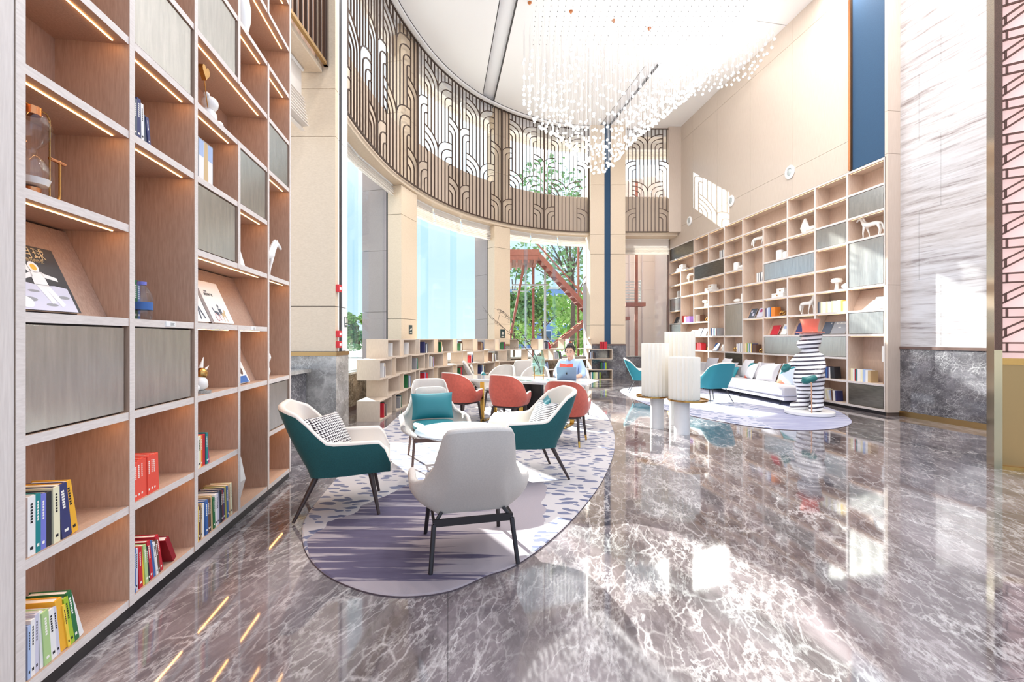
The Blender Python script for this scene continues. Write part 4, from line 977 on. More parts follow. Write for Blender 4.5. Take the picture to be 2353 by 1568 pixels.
b = display_book(R, at(3,.18), 2, .24, .25, 'cover_blue', 'blue picture book with a white foot on the slanted board of column four'); pr(b, 'printed_shore', [rc(.03,.21,.04,.09)], 'cover_white')
b = display_book(R, at(3,.74), 2, .16, .24, 'cover_white', 'white picture book on the slanted board of column four')
rowR(3, 3, [('white',.04,.25,0),('blue',.03,.24,0),('grey',.03,.25,0),('white',.05,.24,0),('navy',.04,.23,0),('teal',.03,.23,0),('white',.05,.23,0),('crimson',.03,.23,0),('grey',.13,.23,3)], wR % 'fourth column, tall cell')
rowR(2, 2, [('red',.06,.24,0),('coral',.04,.25,0),('red',.05,.24,0),('crimson',.05,.23,0),('red',.05,.25,0),('red',.06,.22,0)], wR % 'third column, row of red books')
rowR(2, 4, [('white',.05,.24,0),('cream',.05,.25,0),('brown',.14,.23,0)], wR % 'third column, beside a gold knot')
rowR(1, 4, [('red',.05,.25,0),('coral',.06,.24,0),('white',.06,.22,0),('lavender',.05,.22,0),('purple',.22,.20,4)], wR % 'second column, purple and red books')
b = display_book(R, at(2,.05), 3, .25, .26, 'cover_navy', 'navy magazine on the slanted board behind the tallest lamp'); b = display_book(R, at(2,.42), 3, .26, .26, 'cover_pale_blue', 'pale blue magazine on the slanted board behind the tallest lamp')
b = display_book(R, at(0,.3), 4, .24, .25, 'cover_black', 'black magazine on the slanted board of the farthest column'); b = display_book(R, at(0,.68), 4, .22, .22, 'cover_white', 'white magazine on the slanted board of the farthest column')
for c, u, k, turn, lab, s_ in ((9,.5,7,PI,'white walking horse figurine in the nearest column of right bookcase',1.35),(7,.5,4,0,'white horse figurine on the shelf above the coral hat',1.3),(5,.55,8,.3,'white horse figurine high in the sixth column of right bookcase',1.3),(1,.6,7,.4,'white horse figurine in the second column near the corner window',1.3)):
    o = R.set(horse(lab), at(c,u), .16, k, turn); o.scale = (s_,)*3
def mushroom(lab): return lathe_thing('mushroom_ornament', lab, 'ornament', [('stem', [(0,0),(.05,0),(.038,.08),(.034,.17),(0,.17)], 'porcelain'), ('cap', [(0,.15),(.09,.16),(.115,.20),(.09,.25),(.03,.265),(0,.265)], 'porcelain')], 'white mushroom ornaments')
def stone(lab): t = thing('stone_ornament', lab, 'ornament', (0,0,0), 0, 'white pebble ornaments'); MB().sphere((0,0,.065),.13,sc=(1.1,.7,.5)).obj('body', M('porcelain'), t); return t
def cyl_vase(lab, h, r=.08): return lathe_thing('vase', lab, 'vase', [('body', [(0,0),(r,0),(r,h-.02),(r-.015,h),(r-.02,h),(r-.02,h-.05),(0,h-.05)], 'porcelain')], 'white cylinder vases')
R.set(mushroom('large white mushroom ornament beside a pebble, near the door column'), at(8,.52), .14, 5); R.set(stone('white pebble beside the large mushroom ornament'), at(8,.85), .16, 5)
o = R.set(mushroom('small white mushroom ornament in the third column'), at(2,.55), .14, 5); o.scale = (.9,)*3; R.set(stone('white pebble beside the small mushroom ornament'), at(2,.82), .16, 5)
R.set(cyl_vase('taller white cylinder vase above the long metal door', .25,.095), at(6,.5), .15, 7); R.set(cyl_vase('shorter white cylinder vase above the long metal door', .17,.075), at(6,.78), .13, 7)
R.set(cyl_vase('white cylinder vase beside a flat pebble in the fifth column', .24,.095), at(4,.45), .15, 7); R.set(stone('flat white pebble beside the cylinder vase, fifth column'), at(4,.78), .14, 7)
R.set(stone('white pebble above the tall metal door, fifth column'), at(4,.5), .14, 5); R.set(cyl_vase('white cylinder vase above the tall metal door, fifth column', .25,.08), at(4,.84), .15, 5)
t = thing('vase', 'tall white diamond shaped vase in the upper third column from the end', 'vase'); R.set(t, at(7,.45), .15, 8)
MB().ring([[(r*math.cos(a), r*.6*math.sin(a), z) for a in [2*PI*i/8 for i in range(8)]] for r, z in ((.07,0),(.13,.14),(.05,.32),(.03,.36))]).obj('body', M('porcelain'), t, ang=0)
R.set(stone('white pebble beside the diamond vase'), at(7,.75), .12, 8)
def boxes(lab1, lab2, c, k, f):
    for i, (lab, s_, dx) in enumerate(((lab1, 1.0, 0), (lab2, .62, .05))):
        t = thing('keepsake_box', lab, 'box', R.p(at(c,f)+dx, .16, R.z(k)+.0005+.115*i), R.rz, 'white keepsake boxes')
        MB().box(-.20*s_-.02,.20*s_,-.12*s_,.12*s_,0,.11).obj('case', M('porcelain'), t, bevel=.004); MB().box(-.20*s_-.02,.20*s_,-.12*s_-.001,.12*s_,.072,.075).obj('lid_line', M('brass'), t, ang=0)
        MB().sphere((0,-.12*s_-.012,.05),.017,10,6).obj('clasp', M('brass'), t)
boxes('large lower white box with gold clasp in the seventh column','small upper white box with gold clasp in the seventh column',6,5,.55)
boxes('large lower white box under the wide dark door','small upper white box under the wide dark door',2,6,.95)
boxes('large lower white box in the farthest top cell','small upper white box in the farthest top cell',0,8,.8)
def knot(lab, c, k, f, z=0):
    t = thing('knot_ornament', lab, 'ornament', R.p(at(c,f), .09, R.z(k)+.075), R.rz, 'gold knot ornaments')
    MB().tube([(.062*math.cos(2*a)*(1+.35*math.cos(3*a)), .045*math.sin(3*a), .052*math.sin(2*a)*(1+.35*math.cos(3*a))) for a in [2*PI*i/48 for i in range(49)]], .014, 7).obj('knot', M('brass'), t)
knot('gold knot ornament before the orange book, fifth row',6,4,.72); knot('gold knot ornament beside the colourful books, sixth column',5,2,.85); knot('gold knot ornament before the brown book, third column',2,4,.82); knot('gold knot ornament left of white books, fifth column',4,2,.5); knot('gold knot ornament right of the red books',2,2,.93)
def vframe(lab, c, k, f, h=.27):
    t = thing('picture_block', lab, 'ornament', (0,0,0), 0, 'standing picture blocks'); R.set(t, at(c,f), .13, k)
    MB().box(-.16,.0,-.02,.02,0,h).box(.03,.17,-.02,.02,0,h).obj('frame', M('cover_grey'), t, bevel=.002); pr(t, 'picture', [rc(-.15,-.01,.01,h-.01), rc(.04,.16,.01,h-.01)], 'cover_white', -.0212); pr(t, 'stroke_print', [[(.06,.02),(.09,.02),(.15,h-.02),(.12,h-.02)], [(-.09,.02),(-.06,.02),(-.06,h-.02),(-.09,h-.02)]], 'cover_grey', -.0218)
vframe('pair of pale picture blocks in the tall upper cell, sixth column',5,6,.7); vframe('pair of pale picture blocks above the wide dark door',3,8,.7); vframe('pale picture block in the farthest column',0,6,.65,.25)
# ================================================================== CUBE SHELVES
CD, CH, CW, PITCH = .40, .358, .85, 1.12
CB = MB()
def cube_mesh(w, back):
    mb = MB(); t = .022; d = CD
    mb.box(0,w,0,d,0,t).box(0,w,0,d,CH-t,CH).box(0,t,0,d,t,CH-t).box(w-t,w,0,d,t,CH-t)
    if back: mb.box(t,w-t,d-.02,d-.004,t,CH-t)
    return mb.mesh('cube_box', M('cube_wood'), 0)
CM = {1: cube_mesh(CW, True), 0: cube_mesh(CW, False)}
CUBES = {}
def cube_at(s, row, off, label, back, group):
    """s = arc length at the left end; the open face looks into the room"""
    a, b = arc(s, off), arc(s+CW, off); d = (b-a).normalized()
    o = place('cube_shelf', CM[back]); o.location = (a.x, a.y, .001+row*(CH+.001)); o.rotation_euler[2] = math.atan2(d.y, d.x)
    tag(o, label, 'shelf', group); return o
OFFC = -.52
sA = s_px(845, OFFC)+.62
ROWN = ['bottom', 'second', 'third', 'top']
BW = ['white','grey','brown','cream','red','navy','tan','slate','pale_blue','green','black']
def fill(o, items, where, v=.012, u=.04):
    Mt = Matrix.Translation(o.location) @ Matrix.Rotation(o.rotation_euler[2], 4, 'Z')
    class Q: pass
    q = Q(); q.rz = o.rotation_euler[2]; q.p = lambda u_, v_, z_: tuple(Mt @ Vector((u_, v_, z_)))
    return book_row(q, u, 0, items, where, False, v, z=.023)
s0 = s_px(886, OFFC)
def s_at_y(Y): return min((abs(arc(s, OFFC).y-Y), s) for s in [S_END*i/400 for i in range(401)])[1]
s0 = s_at_y(8.45)
rnd = random.Random(5)
for row, sh in ((3, 0.0), (2, -.55), (1, 0.0), (0, -.55)):
    for i in range(7):
        s = s0+sh+i*PITCH
        o = cube_at(s, row, OFFC, 'pale wood cube shelf in the %s row by the windows, %s from the near end' % (ROWN[row], ORD[i]), 1 if i < 4 or row < 2 else 0, 'stacked cube shelves on the left')
        if (row + i*2) % 3 != 1 or row == 3:
            if (row, i) in ((3,0),(3,1)): it = [('white',.03,.26,0)]*2
            elif (row, i) == (2,1): it = [('black',.05,.25,3),('pale_green',.04,.22,20),('white',.03,.22,26),('blue',.05,.21,32),('magenta',.03,.2,38)]
            else: it = [(rnd.choice(BW), .022+.014*rnd.random(), .2+.07*rnd.random(), 0 if j < 3 else 5) for j in range(rnd.randint(3, 6))]
            fill(o, it, '%s row, %s cube of left cube shelf' % (ROWN[row], ORD[i]), u=.30 if i < 3 else .18)
o = lathe_thing('vase', 'small white vase in the fourth top cube by the windows', 'vase', [('body', [(0,0),(.06,0),(.08,.08),(.05,.17),(.03,.2),(.03,.24),(0,.24)], 'porcelain')]); p = arc(s0+3*PITCH+.45, OFFC+.15); o.location = (p.x, p.y, 3*(CH+.001)+.025)
# second run behind the reading man
sB = s_px(1196, OFFC)
for row, sh in ((3, -.12), (2, .32), (1, -.12), (0, .32)):
    for i in range(3):
        s = sB+sh+i*PITCH
        if s+CW > S_END+.45: pass
        a = arc(min(s, S_END), OFFC); 
        o = cube_at(min(s, S_END-CW-.01) if s+CW > S_END else s, row, OFFC, 'pale wood cube shelf in the %s row behind the reading man, %s from the left' % (ROWN[row], ORD[i]), 0, 'stacked cube shelves behind the table')
        if s+CW > S_END:
            o.location.x = 2.22+(.42 if sh > 0 else 0)+.02; o.location.y = 15.9; o.rotation_euler[2] = 0
        it = [(rnd.choice(BW), .026+.014*rnd.random(), .2+.07*rnd.random(), 0 if j < 4 else 8) for j in range(rnd.randint(4, 8))]
        if row == 3 and i == 2: it = [('red',.03,.25,0),('tan',.06,.24,5),('black',.03,.24,8),('cream',.05,.24,10),('green',.04,.24,14),('lime',.03,.22,18),('slate',.03,.22,24)]
        if row == 0 and i == 2: it = [('brown',.05,.22,0),('white',.05,.24,0),('teal',.04,.24,0),('pale_green',.07,.24,0),('cream',.08,.24,0),('slate',.06,.24,0),('lime',.04,.24,0)]
        if i != 0 or row in (0,1): fill(o, it, '%s row, %s cube behind the man' % (ROWN[row], ORD[i]))
for k, (c, t_) in enumerate((('red',.05),('red',.05),('red',.06),('red',.05))): book('%s of the red books standing atop the cube shelf end behind the man' % ORD[k], 'red books on the cube shelf end', (3.10+.062*k, 15.95, 3*(CH+.001)+.002), 0, t_, .17, .25, c, 0, False)
for k, c in enumerate(('green','slate','blue','lime')): book('%s book standing on the lowest end cube behind the man' % cname(c), 'books on the low cube end', (3.12+.05*k, 15.95, 1*(CH+.001)+.002), 0, .04, .17, .24, c, 0, False)
# ================================================================== CHAIRS
def shell_chair(t, p, outer, inner):
    """p: w half width, b back, f front, r corner, zb, hb back height, ha arm height, x0,x1 blend, taper, lean, th, narrow"""
    def path(n=45):
        w, b, f, r = p['w'], p['b'], p['f'], p['r']
        P = [(f, w)] + [(-b+r-r*math.sin(a), w-r+r*math.cos(a)) for a in [PI/2*i/10 for i in range(11)]]
        P = P + [(x, -y) for x, y in P[::-1]]
        P = [Vector(q) for q in P]; S = [0]
        for i in range(1, len(P)): S.append(S[-1]+(P[i]-P[i-1]).length)
        out = []
        for k in range(n):
            s = S[-1]*k/(n-1); i = 0
            while i < len(S)-2 and S[i+1] < s: i += 1
            q = P[i].lerp(P[i+1], (s-S[i])/max(1e-9, S[i+1]-S[i])); d = (P[i+1]-P[i]).normalized(); out.append((q, Vector((d.y, -d.x))))
        for k in range(1, n-1):
            d = (out[k+1][0]-out[k-1][0]).normalized(); out[k] = (out[k][0], Vector((d.y, -d.x)))
        return out
    path_ = path(); n = len(path_)
    def H(q):
        k = sm(p['x1'], p['x0'], q.x); h = p['ha'] + (p['hb']-p['ha'])*k
        f = p['f']; e = p.get('tip', .10)
        if q.x > f-e: h -= p.get('drop', .10)*((q.x-(f-e))/e)**2
        if 'notch' in p:
            c, wd, dp = p['notch']; h -= dp*math.exp(-((q.x-c)/wd)**2)
        if 'round' in p: h -= p['round']*k*(abs(q.y)/p['w'])**4
        return h
    def pt(q, nr, s, off):
        zb = p['zb'] + p.get('rise', 0)*sm(-.1, p['f'], q.x)
        z = zb + (H(q)-zb)*s; wb = sm(p.get('wx1', p['f']-.2), p.get('wx0', -p['b']+.05), q.x)
        o = -p['taper']*(1-s)**1.6 + off + p.get('bulge', 0)*math.sin(PI*min(1, s*1.0))
        x = q.x + nr.x*o - p['lean']*max(0, z-.38)*wb; y = q.y + nr.y*o
        nw = 1 - p['narrow']*sm(p.get('nz0', .5), p.get('nz1', p['hb']), z)*wb
        fl_ = 1 + p.get('flare', 0)*sm(.3, .6, z)*(1-wb)
        return (x, y*nw*fl_, z)
    nv = 10; th = p['th']
    mo = MB(); mo.grid(lambda a, b: pt(*path_[round(a*(n-1))], b, 0), n, nv)
    bot = [pt(q, nr, 0, 0) for q, nr in path_]; o = len(mo.v); mo.v.extend(bot); mo.f.append(list(range(o, o+n))); mo.m.append(0)
    mo.obj('outer_shell', M(outer), t, ang=50, recalc=True)
    mi = MB(); mi.grid(lambda a, b: pt(*path_[round(a*(n-1))], .12+.88*b, -th), n, nv)
    # rolled rim between the two skins
    for e, (aa, bb) in enumerate(((0, th),)):
        prof = []
        for k in range(7):
            a = PI*k/6; prof.append((-th/2 + th/2*math.cos(a) , th/2*math.sin(a)*.9))
        mi.grid(lambda a, b: (lambda Q, f: (Q[0], Q[1], Q[2]+f[1]))(pt(*path_[round(a*(n-1))], 1.0, prof[round(b*6)][0]), prof[round(b*6)]), n, 7)
    for k in (0, n-1):
        q, nr = path_[k]; o = len(mi.v)
        for b_ in prof: Q = pt(q, nr, 1.0, b_[0]); mi.v.append((Q[0]+.001, Q[1], Q[2]+b_[1]))
        mi.f.append(list(range(o, o+7))); mi.m.append(0)
        mi.grid(lambda a, b: (lambda Q: (Q[0]+.012*math.sin(PI*b), Q[1], Q[2]))(pt(q, nr, a, -th*b)), 8, 5)
    mi.obj('inner_shell', M(inner), t, ang=60, recalc=False)
def cushion(mb, x0, x1, y0, y1, z0, z1, dome=.03, r=.06, n=14):
    cx, cy = (x0+x1)/2, (y0+y1)/2; hx, hy = (x1-x0)/2, (y1-y0)/2
    def sq(a, e=4.5):
        c, s = math.cos(a), math.sin(a); k = (abs(c)**e+abs(s)**e)**(-1/e); return c*k, s*k
    rings = []
    for f, z in ((.90,z0),(.985,z0+.012),(1,z0+(z1-z0)*.45),(.985,z1-.012),(.93,z1),(.6,z1+dome*.7),(.25,z1+dome)):
        rings.append([(cx+hx*f*sq(2*PI*i/32)[0], cy+hy*f*sq(2*PI*i/32)[1], z) for i in range(32)])
    return mb.ring(rings)
def leg(t, a, b, r0, r1, mt, name='leg', tip=None, n=10):
    a, b = Vector(a), Vector(b); e = b
    if tip: e = a.lerp(b, .8)
    o = MB().cyl(a, e, r0, r0+(r1-r0)*(.8 if tip else 1), n).obj(name, M(mt), t)
    if tip: MB().cyl(e, b, r0+(r1-r0)*.8+.001, r1, n).obj('gold_tip', M(tip), o)
    return o
def armchair(label, loc, rz, outer='teal_fabric', inner='cream_leather', group='teal and cream armchairs', thin=False):
    t = thing('armchair', label, 'armchair', (*loc, .0), rz, group)
    shell_chair(t, dict(w=.355, b=.34, f=.36, r=.17, zb=.335, rise=.015, hb=.905, ha=.60, x0=-.24, x1=-.06, taper=.075, lean=.32, th=.055, narrow=.12, nz0=.6, drop=.16, tip=.10, round=.07), outer, inner)
    cushion(MB(), -.25, .36, -.285, .285, .37, .46, .025).obj('seat_cushion', M(inner), t)
    for sx_, sy_ in ((1,1),(1,-1),(-1,1),(-1,-1)):
        leg(t, (.20*sx_, .21*sy_, .36), (.27*sx_+(-.10 if sx_ < 0 else .0), .30*sy_, .012), .011 if thin else .024, .008 if thin else .012, 'dark_metal' if thin else 'dark_wood')
    return t
def lounge(label, loc, rz, seat='teal_leather', group='grey lounge chairs', metal='dark_metal'):
    t = thing('lounge_chair', label, 'armchair', (*loc, .0), rz, group)
    shell_chair(t, dict(w=.40, b=.36, f=.28, r=.20, zb=.33, hb=.91, ha=.525, x0=-.335, x1=-.17, taper=.17, lean=.30, th=.05, narrow=.35, nz0=.34, nz1=.60, wx1=-.10, wx0=-.27, drop=.06, tip=.16, bulge=.02, round=.05), 'grey_fabric', 'grey_fabric')
    cushion(MB(), -.20, .30, -.245, .245, .39, .455, .02).obj('seat_cushion', M(seat), t)
    R = Matrix.Translation((-.315,0,.74)) @ Matrix.Rotation(-.28, 4, 'Y')
    mb = MB(); cushion(mb, -.10, .10, -.20, .20, 0, .035, .012); mb.v = [tuple(R @ Vector((z_, y_, -x_))) for x_, y_, z_ in mb.v]; mb.obj('head_pad', M('grey_fabric'), t)
    F = {}
    for sx_ in (1,-1):
        for sy_ in (1,-1):
            top = (.20*sx_, .20*sy_, .345); mid = (.235*sx_, .25*sy_, .285); foot = (.30*sx_, .275*sy_, .012)
            MB().tube([top, mid], .012, 8).obj('leg_bracket', M(metal), t); leg(t, mid, foot, .016, .014, metal)
        MB().box(.235*sx_-.008, .235*sx_+.008, -.25, .25, .27, .315).obj('stretcher', M(metal), t, ang=0)
    for sy_ in (1,-1): MB().box(-.235,.235,.25*sy_-.008,.25*sy_+.008,.285,.31).obj('side_rail', M(metal), t, ang=0)
    return t
def dining(label, loc, rz, outer='coral_velvet', inner='cream_leather', group='coral dining chairs', tip='gold_tip'):
    t = thing('dining_chair', label, 'chair', (*loc, .0), rz, group)
    shell_chair(t, dict(w=.305, b=.29, f=.16, r=.24, zb=.40, hb=.885, ha=.60, x0=-.22, x1=.06, taper=.05, lean=.20, th=.035, narrow=.25, nz0=.55, drop=.0, tip=.05, notch=(-.02,.06,.06), round=.05, bulge=.01), outer, inner)
    cushion(MB(), -.19, .27, -.222, .222, .42, .485, .02).obj('seat_cushion', M(inner), t)
    mb = MB(); cushion(mb, -.22, .25, -.225, .225, .365, .41, 0); mb.obj('seat_frame', M('dark_wood'), t)
    for sx_, sy_ in ((1,1),(1,-1),(-1,1),(-1,-1)): leg(t, (.19*sx_, .19*sy_, .38), (.23*sx_-(.03 if sx_ < 0 else 0), .225*sy_, .012), .022, .013, 'dark_wood', tip=tip)
    return t
def pillow(label, loc, rot, w, h, d, mt, group=None, back=None, cat='pillow', name='pillow'):
    """stands in its local xz plane"""
    t = bpy.data.objects.new(name, None); COL.objects.link(t); t.location = loc; t.rotation_euler = rot; tag(t, label, cat, group)
    n = 17
    def face(sgn):
        def f(a, b):
            x, z = a*2-1, b*2-1
            k = (1-abs(x)**2.6)*(1-abs(z)**2.6); pinch = 1-.07*(1-abs(x))*0
            px = x*(1-.10*(1-z*z)*.5); pz = z*(1-.10*(1-x*x)*.6)
            return (px*w/2, sgn*d/2*max(0, k)**.55, (pz+1)*h/2)
        return f
    MB().grid(face(-1), n, n).obj('front_cover', M(mt), t, ang=0 or 80)
    MB().grid(face(1), n, n, flip=True).obj('back_cover', M(back or mt), t, ang=80)
    return t
# ------------------------------------------------------------------ rugs
def rug(name, label, outline_px, zones, seedv, cx, th=.012):
    pts = [Vector(fl(x, y)) for x, y in outline_px]
    n = len(pts); P = []
    for i in range(n):
        a, b, c, d = pts[i-1], pts[i], pts[(i+1) % n], pts[(i+2) % n]
        for k in range(6):
            t_ = k/6; P.append(.5*((2*b)+(c-a)*t_+(2*a-5*b+4*c-d)*t_*t_+(3*b-a-3*c+d)*t_**3))
    c0 = sum(P, Vector((0,0)))/len(P)
    o = thing(name, label, 'rug', (c0.x, c0.y, 0))
    rel = [p-c0 for p in P]
    MB().prism([tuple(p) for p in rel], .001, th*.6).obj('edge_binding', M('rug_edge'), o, ang=0, recalc=True)
    # pile: a fine grid clipped by the outline, carrying the signed distances of its printed zones
    def inside(p, poly):
        r = False; j = len(poly)-1
        for i in range(len(poly)):
            a, b = poly[i], poly[j]
            if (a.y > p.y) != (b.y > p.y) and p.x < (b.x-a.x)*(p.y-a.y)/(b.y-a.y)+a.x: r = not r
            j = i
        return r
    def sdist(p, poly):
        m_ = 1e9
        for i in range(len(poly)):
            a, b = poly[i-1], poly[i]; d = b-a; L_ = d.length_squared
            t_ = max(0, min(1, (p-a).dot(d)/L_)) if L_ else 0
            m_ = min(m_, (p-a-d*t_).length)
        return m_ if inside(p, poly) else -m_
    zp = [[Vector(fl(x, y))-c0 for x, y in z] for z in zones]
    bm = bmesh.new(); ring = [bm.verts.new((p.x*.995, p.y*.995, th)) for p in rel]; bm.faces.new(ring)
    bmesh.ops.triangulate(bm, faces=bm.faces)
    x0, x1 = min(p.x for p in rel), max(p.x for p in rel); y0, y1 = min(p.y for p in rel), max(p.y for p in rel)
    st = .11
    for k in range(1, int((x1-x0)/st)+1): bmesh.ops.bisect_plane(bm, geom=bm.verts[:]+bm.edges[:]+bm.faces[:], plane_co=(x0+k*st,0,0), plane_no=(1,0,0))
    for k in range(1, int((y1-y0)/st)+1): bmesh.ops.bisect_plane(bm, geom=bm.verts[:]+bm.edges[:]+bm.faces[:], plane_co=(0,y0+k*st,0), plane_no=(0,1,0))
    bmesh.ops.triangulate(bm, faces=[f for f in bm.faces if len(f.verts) > 4])
    low = [bm.verts.new((p.x*1.0, p.y*1.0, th*.5)) for p in rel]
    for i in range(len(ring)):
        try: bm.faces.new((ring[i], low[i], low[(i+1) % len(ring)], ring[(i+1) % len(ring)]))
        except Exception: pass
    me = bpy.data.meshes.new('pile'); bm.to_mesh(me); bm.free()
    for k in range(len(zp)):
        at_ = me.attributes.new('zone%d' % k, 'FLOAT', 'POINT')
        for v in me.vertices: at_.data[v.index].value = sdist(Vector((v.co.x, v.co.y)), zp[k])
    me.materials.append(M(name+'_pile')); place('pile', me, o)
    return o
mk('rug_edge', (92,78,84), .95)
def rug_mat(nm, base, spot, stripe_dark, stripe_light, rotz, spot_light):
    m = mk(nm, base, .95); N = NT(m)
    def attr(k):
        a = N.n('ShaderNodeAttribute'); a.attribute_name = k; return a.outputs['Fac']
    P_ = N.pos()
    wob = N.noise(P_, 2.2, 3).outputs['Fac']; wob = N.math('MULTIPLY', N.math('SUBTRACT', wob, .5), .35)
    z0 = N.math('GREATER_THAN', N.math('ADD', attr('zone0'), wob), 0.0)
    z1 = attr('zone1')
    # spots of the border
    pr_ = N.pos((1,1,1), (0,0,rotz)); st = N.n('ShaderNodeMapping'); st.inputs['Scale'].default_value = (1.0, 2.1, 1); N.l(pr_, st.inputs[0])
    w2 = N.noise(st.outputs[0], 3.5, 2); va = N.n('ShaderNodeVectorMath', operation='MULTIPLY_ADD'); N.l(w2.outputs['Color'], va.inputs[0]); va.inputs[1].default_value = (.28,.28,.0); N.l(st.outputs[0], va.inputs[2])
    vo = N.n('ShaderNodeTexVoronoi', feature='F1', voronoi_dimensions='2D'); vo.inputs['Scale'].default_value = 5.4; N.l(va.outputs[0], vo.inputs['Vector'])
    vc = N.n('ShaderNodeSeparateColor'); N.l(vo.outputs['Color'], vc.inputs[0])
    thr = N.math('ADD', .16, N.math('MULTIPLY', vc.outputs[0], .22))
    sp_ = N.math('LESS_THAN', vo.outputs['Distance'], thr)
    spc = N.mix(vc.outputs[1], srgb(*spot), srgb(*spot_light))
    border = N.mix(sp_, srgb(*base), spc)
    # brushed stripes of the middle
    ps = N.pos((.55, 11.0, 1), (0,0,rotz+.05)); ns = N.noise(ps, 1.25, 6, .0, .62).outputs['Fac']
    thr2 = N.math('SUBTRACT', .51, N.math('MULTIPLY', z1, .24)); 
    sd = N.math('MULTIPLY', N.math('SUBTRACT', ns, thr2), 22.0, clamp=True)
    tone = N.mix(N.noise(N.pos((2,9,1), (0,0,rotz)), 2.0, 4).outputs['Fac'], srgb(*stripe_dark), srgb(*[min(255, c+34) for c in stripe_dark]))
    mid = N.mix(sd, srgb(*stripe_light), tone)
    c = N.mix(z0, border, mid)
    N.l(c, N.b.inputs['Base Color'])
    f = N.noise(P_, 260, 2).outputs['Fac']; u = N.n('ShaderNodeBump'); u.inputs['Strength'].default_value = .4; u.inputs['Distance'].default_value = .004; N.l(f, u.inputs['Height']); N.l(u.outputs[0], N.b.inputs['Normal'])
rug_mat('lounge_rug_pile', (192,186,186), (88,92,120), (68,61,84), (160,151,156), .12, (124,127,148))
rug_mat('sofa_rug_pile', (186,186,200), (112,122,152), (130,132,158), (172,172,188), .1, (100,112,146))
rug('lounge_rug', 'large rounded rug with spotted border and striped centre under the armchairs', [(694,1235),(704,1275),(740,1318),(800,1350),(870,1370),(950,1374),(1040,1360),(1120,1326),(1185,1302),(1260,1248),(1330,1180),(1385,1105),(1412,1035),(1408,985),(1385,945),(1340,915),(1260,893),(1150,884),(1050,890),(970,915),(930,945),(880,990),(800,1072),(740,1140),(700,1195)],
    [[(705,1262),(760,1205),(850,1160),(960,1108),(1080,1078),(1180,1062),(1240,1085),(1262,1130),(1240,1190),(1225,1240),(1190,1330),(1000,1420),(800,1400),(690,1330)], [(690,1270),(800,1170),(960,1100),(1020,1130),(1030,1200),(1060,1280),(1040,1400),(700,1400)]], 1, 0)
rug('sofa_rug', 'pale blue rug with grey stripes under the statue and sofa', [(1957,968),(1945,980),(1900,988),(1830,990),(1740,983),(1640,967),(1560,950),(1500,935),(1450,915),(1425,900),(1440,893),(1500,888),(1580,886),(1680,893),(1780,910),(1870,928),(1930,948)],
    [[(1790,990),(1735,965),(1745,945),(1730,930),(1690,910),(1800,910),(1960,940),(2000,1000)], [(1760,990),(1740,930),(1800,915),(1950,950),(1960,1000)]], 2, 0)
# ------------------------------------------------------------------ seating group
RT = .013
lounge('grey lounge chair with its back to the camera, closest chair', (-.30,3.13), math.atan2(.97,-.236))
lounge('grey lounge chair facing the camera with a teal lumbar pillow', (-.93,5.42), math.atan2(-.95,.29), metal='brown_metal')
armchair('teal backed cream armchair beside the left bookcase with houndstooth pillow', (-1.43,3.93), math.atan2(.28,.96))
armchair('teal backed cream armchair on the right side of the round table', (.15,4.83), math.atan2(-.25,-.967))
def on_rug():
    for o in list(COL.objects):
        if o.parent is None and o.get('category') in ('armchair',) : o.location.z = RT-.012
on_rug()
def seat_pillow(label, ch, x, y, z, turn, lean, w, h, d, mt, back=None, group=None):
    a = ch[2]; X = ch[0]+x*math.cos(a)-y*math.sin(a); Y = ch[1]+x*math.sin(a)+y*math.cos(a)
    return pillow(label, (X, Y, z), (-lean, 0, a+PI/2+turn), w, h, d, mt, group, back)
LCH = (-.93,5.42,math.atan2(-.95,.29)); ACH = (-1.43,3.93,math.atan2(.28,.96)); BCH = (.15,4.83,math.atan2(-.25,-.967))
seat_pillow('teal leather lumbar pillow on the grey lounge chair', LCH, -.09, .0, .475, 0, .3, .50, .32, .13, 'teal_leather')
seat_pillow('black and white houndstooth pillow with teal and coral back, left armchair', ACH, -.06, -.03, .475, -.5, .5, .46, .36, .15, 'houndstooth', 'coral_velvet')
seat_pillow('small teal cushion behind the houndstooth pillow', ACH, -.10, .17, .47, -.2, .4, .30, .30, .10, 'teal_leather')
seat_pillow('round cornered pillow with wavy black lines on the right armchair', BCH, -.10, .06, .47, .25, .45, .38, .34, .15, 'wavy_print', 'cream_leather')
seat_pillow('teal pillow behind the wavy lined pillow, right armchair', BCH, -.13, -.08, .47, -.25, .4, .34, .38, .10, 'teal_leather')
t = thing('coffee_table', 'round white topped coffee table between the four armchairs', 'table', (-.53,4.63,RT), 0)
MB().lathe([(0,.485),(.42,.485),(.45,.495),(.455,.505),(.45,.51),(0,.51)],48).obj('tabletop', M('table_top'), t)
MB().cyl((0,0,.03),(0,0,.485),.03,n=16).obj('stem', M('brown_metal'), t); MB().lathe([(0,0),(.24,0),(.24,.012),(.05,.03),(0,.03)],32).obj('base', M('brown_metal'), t)
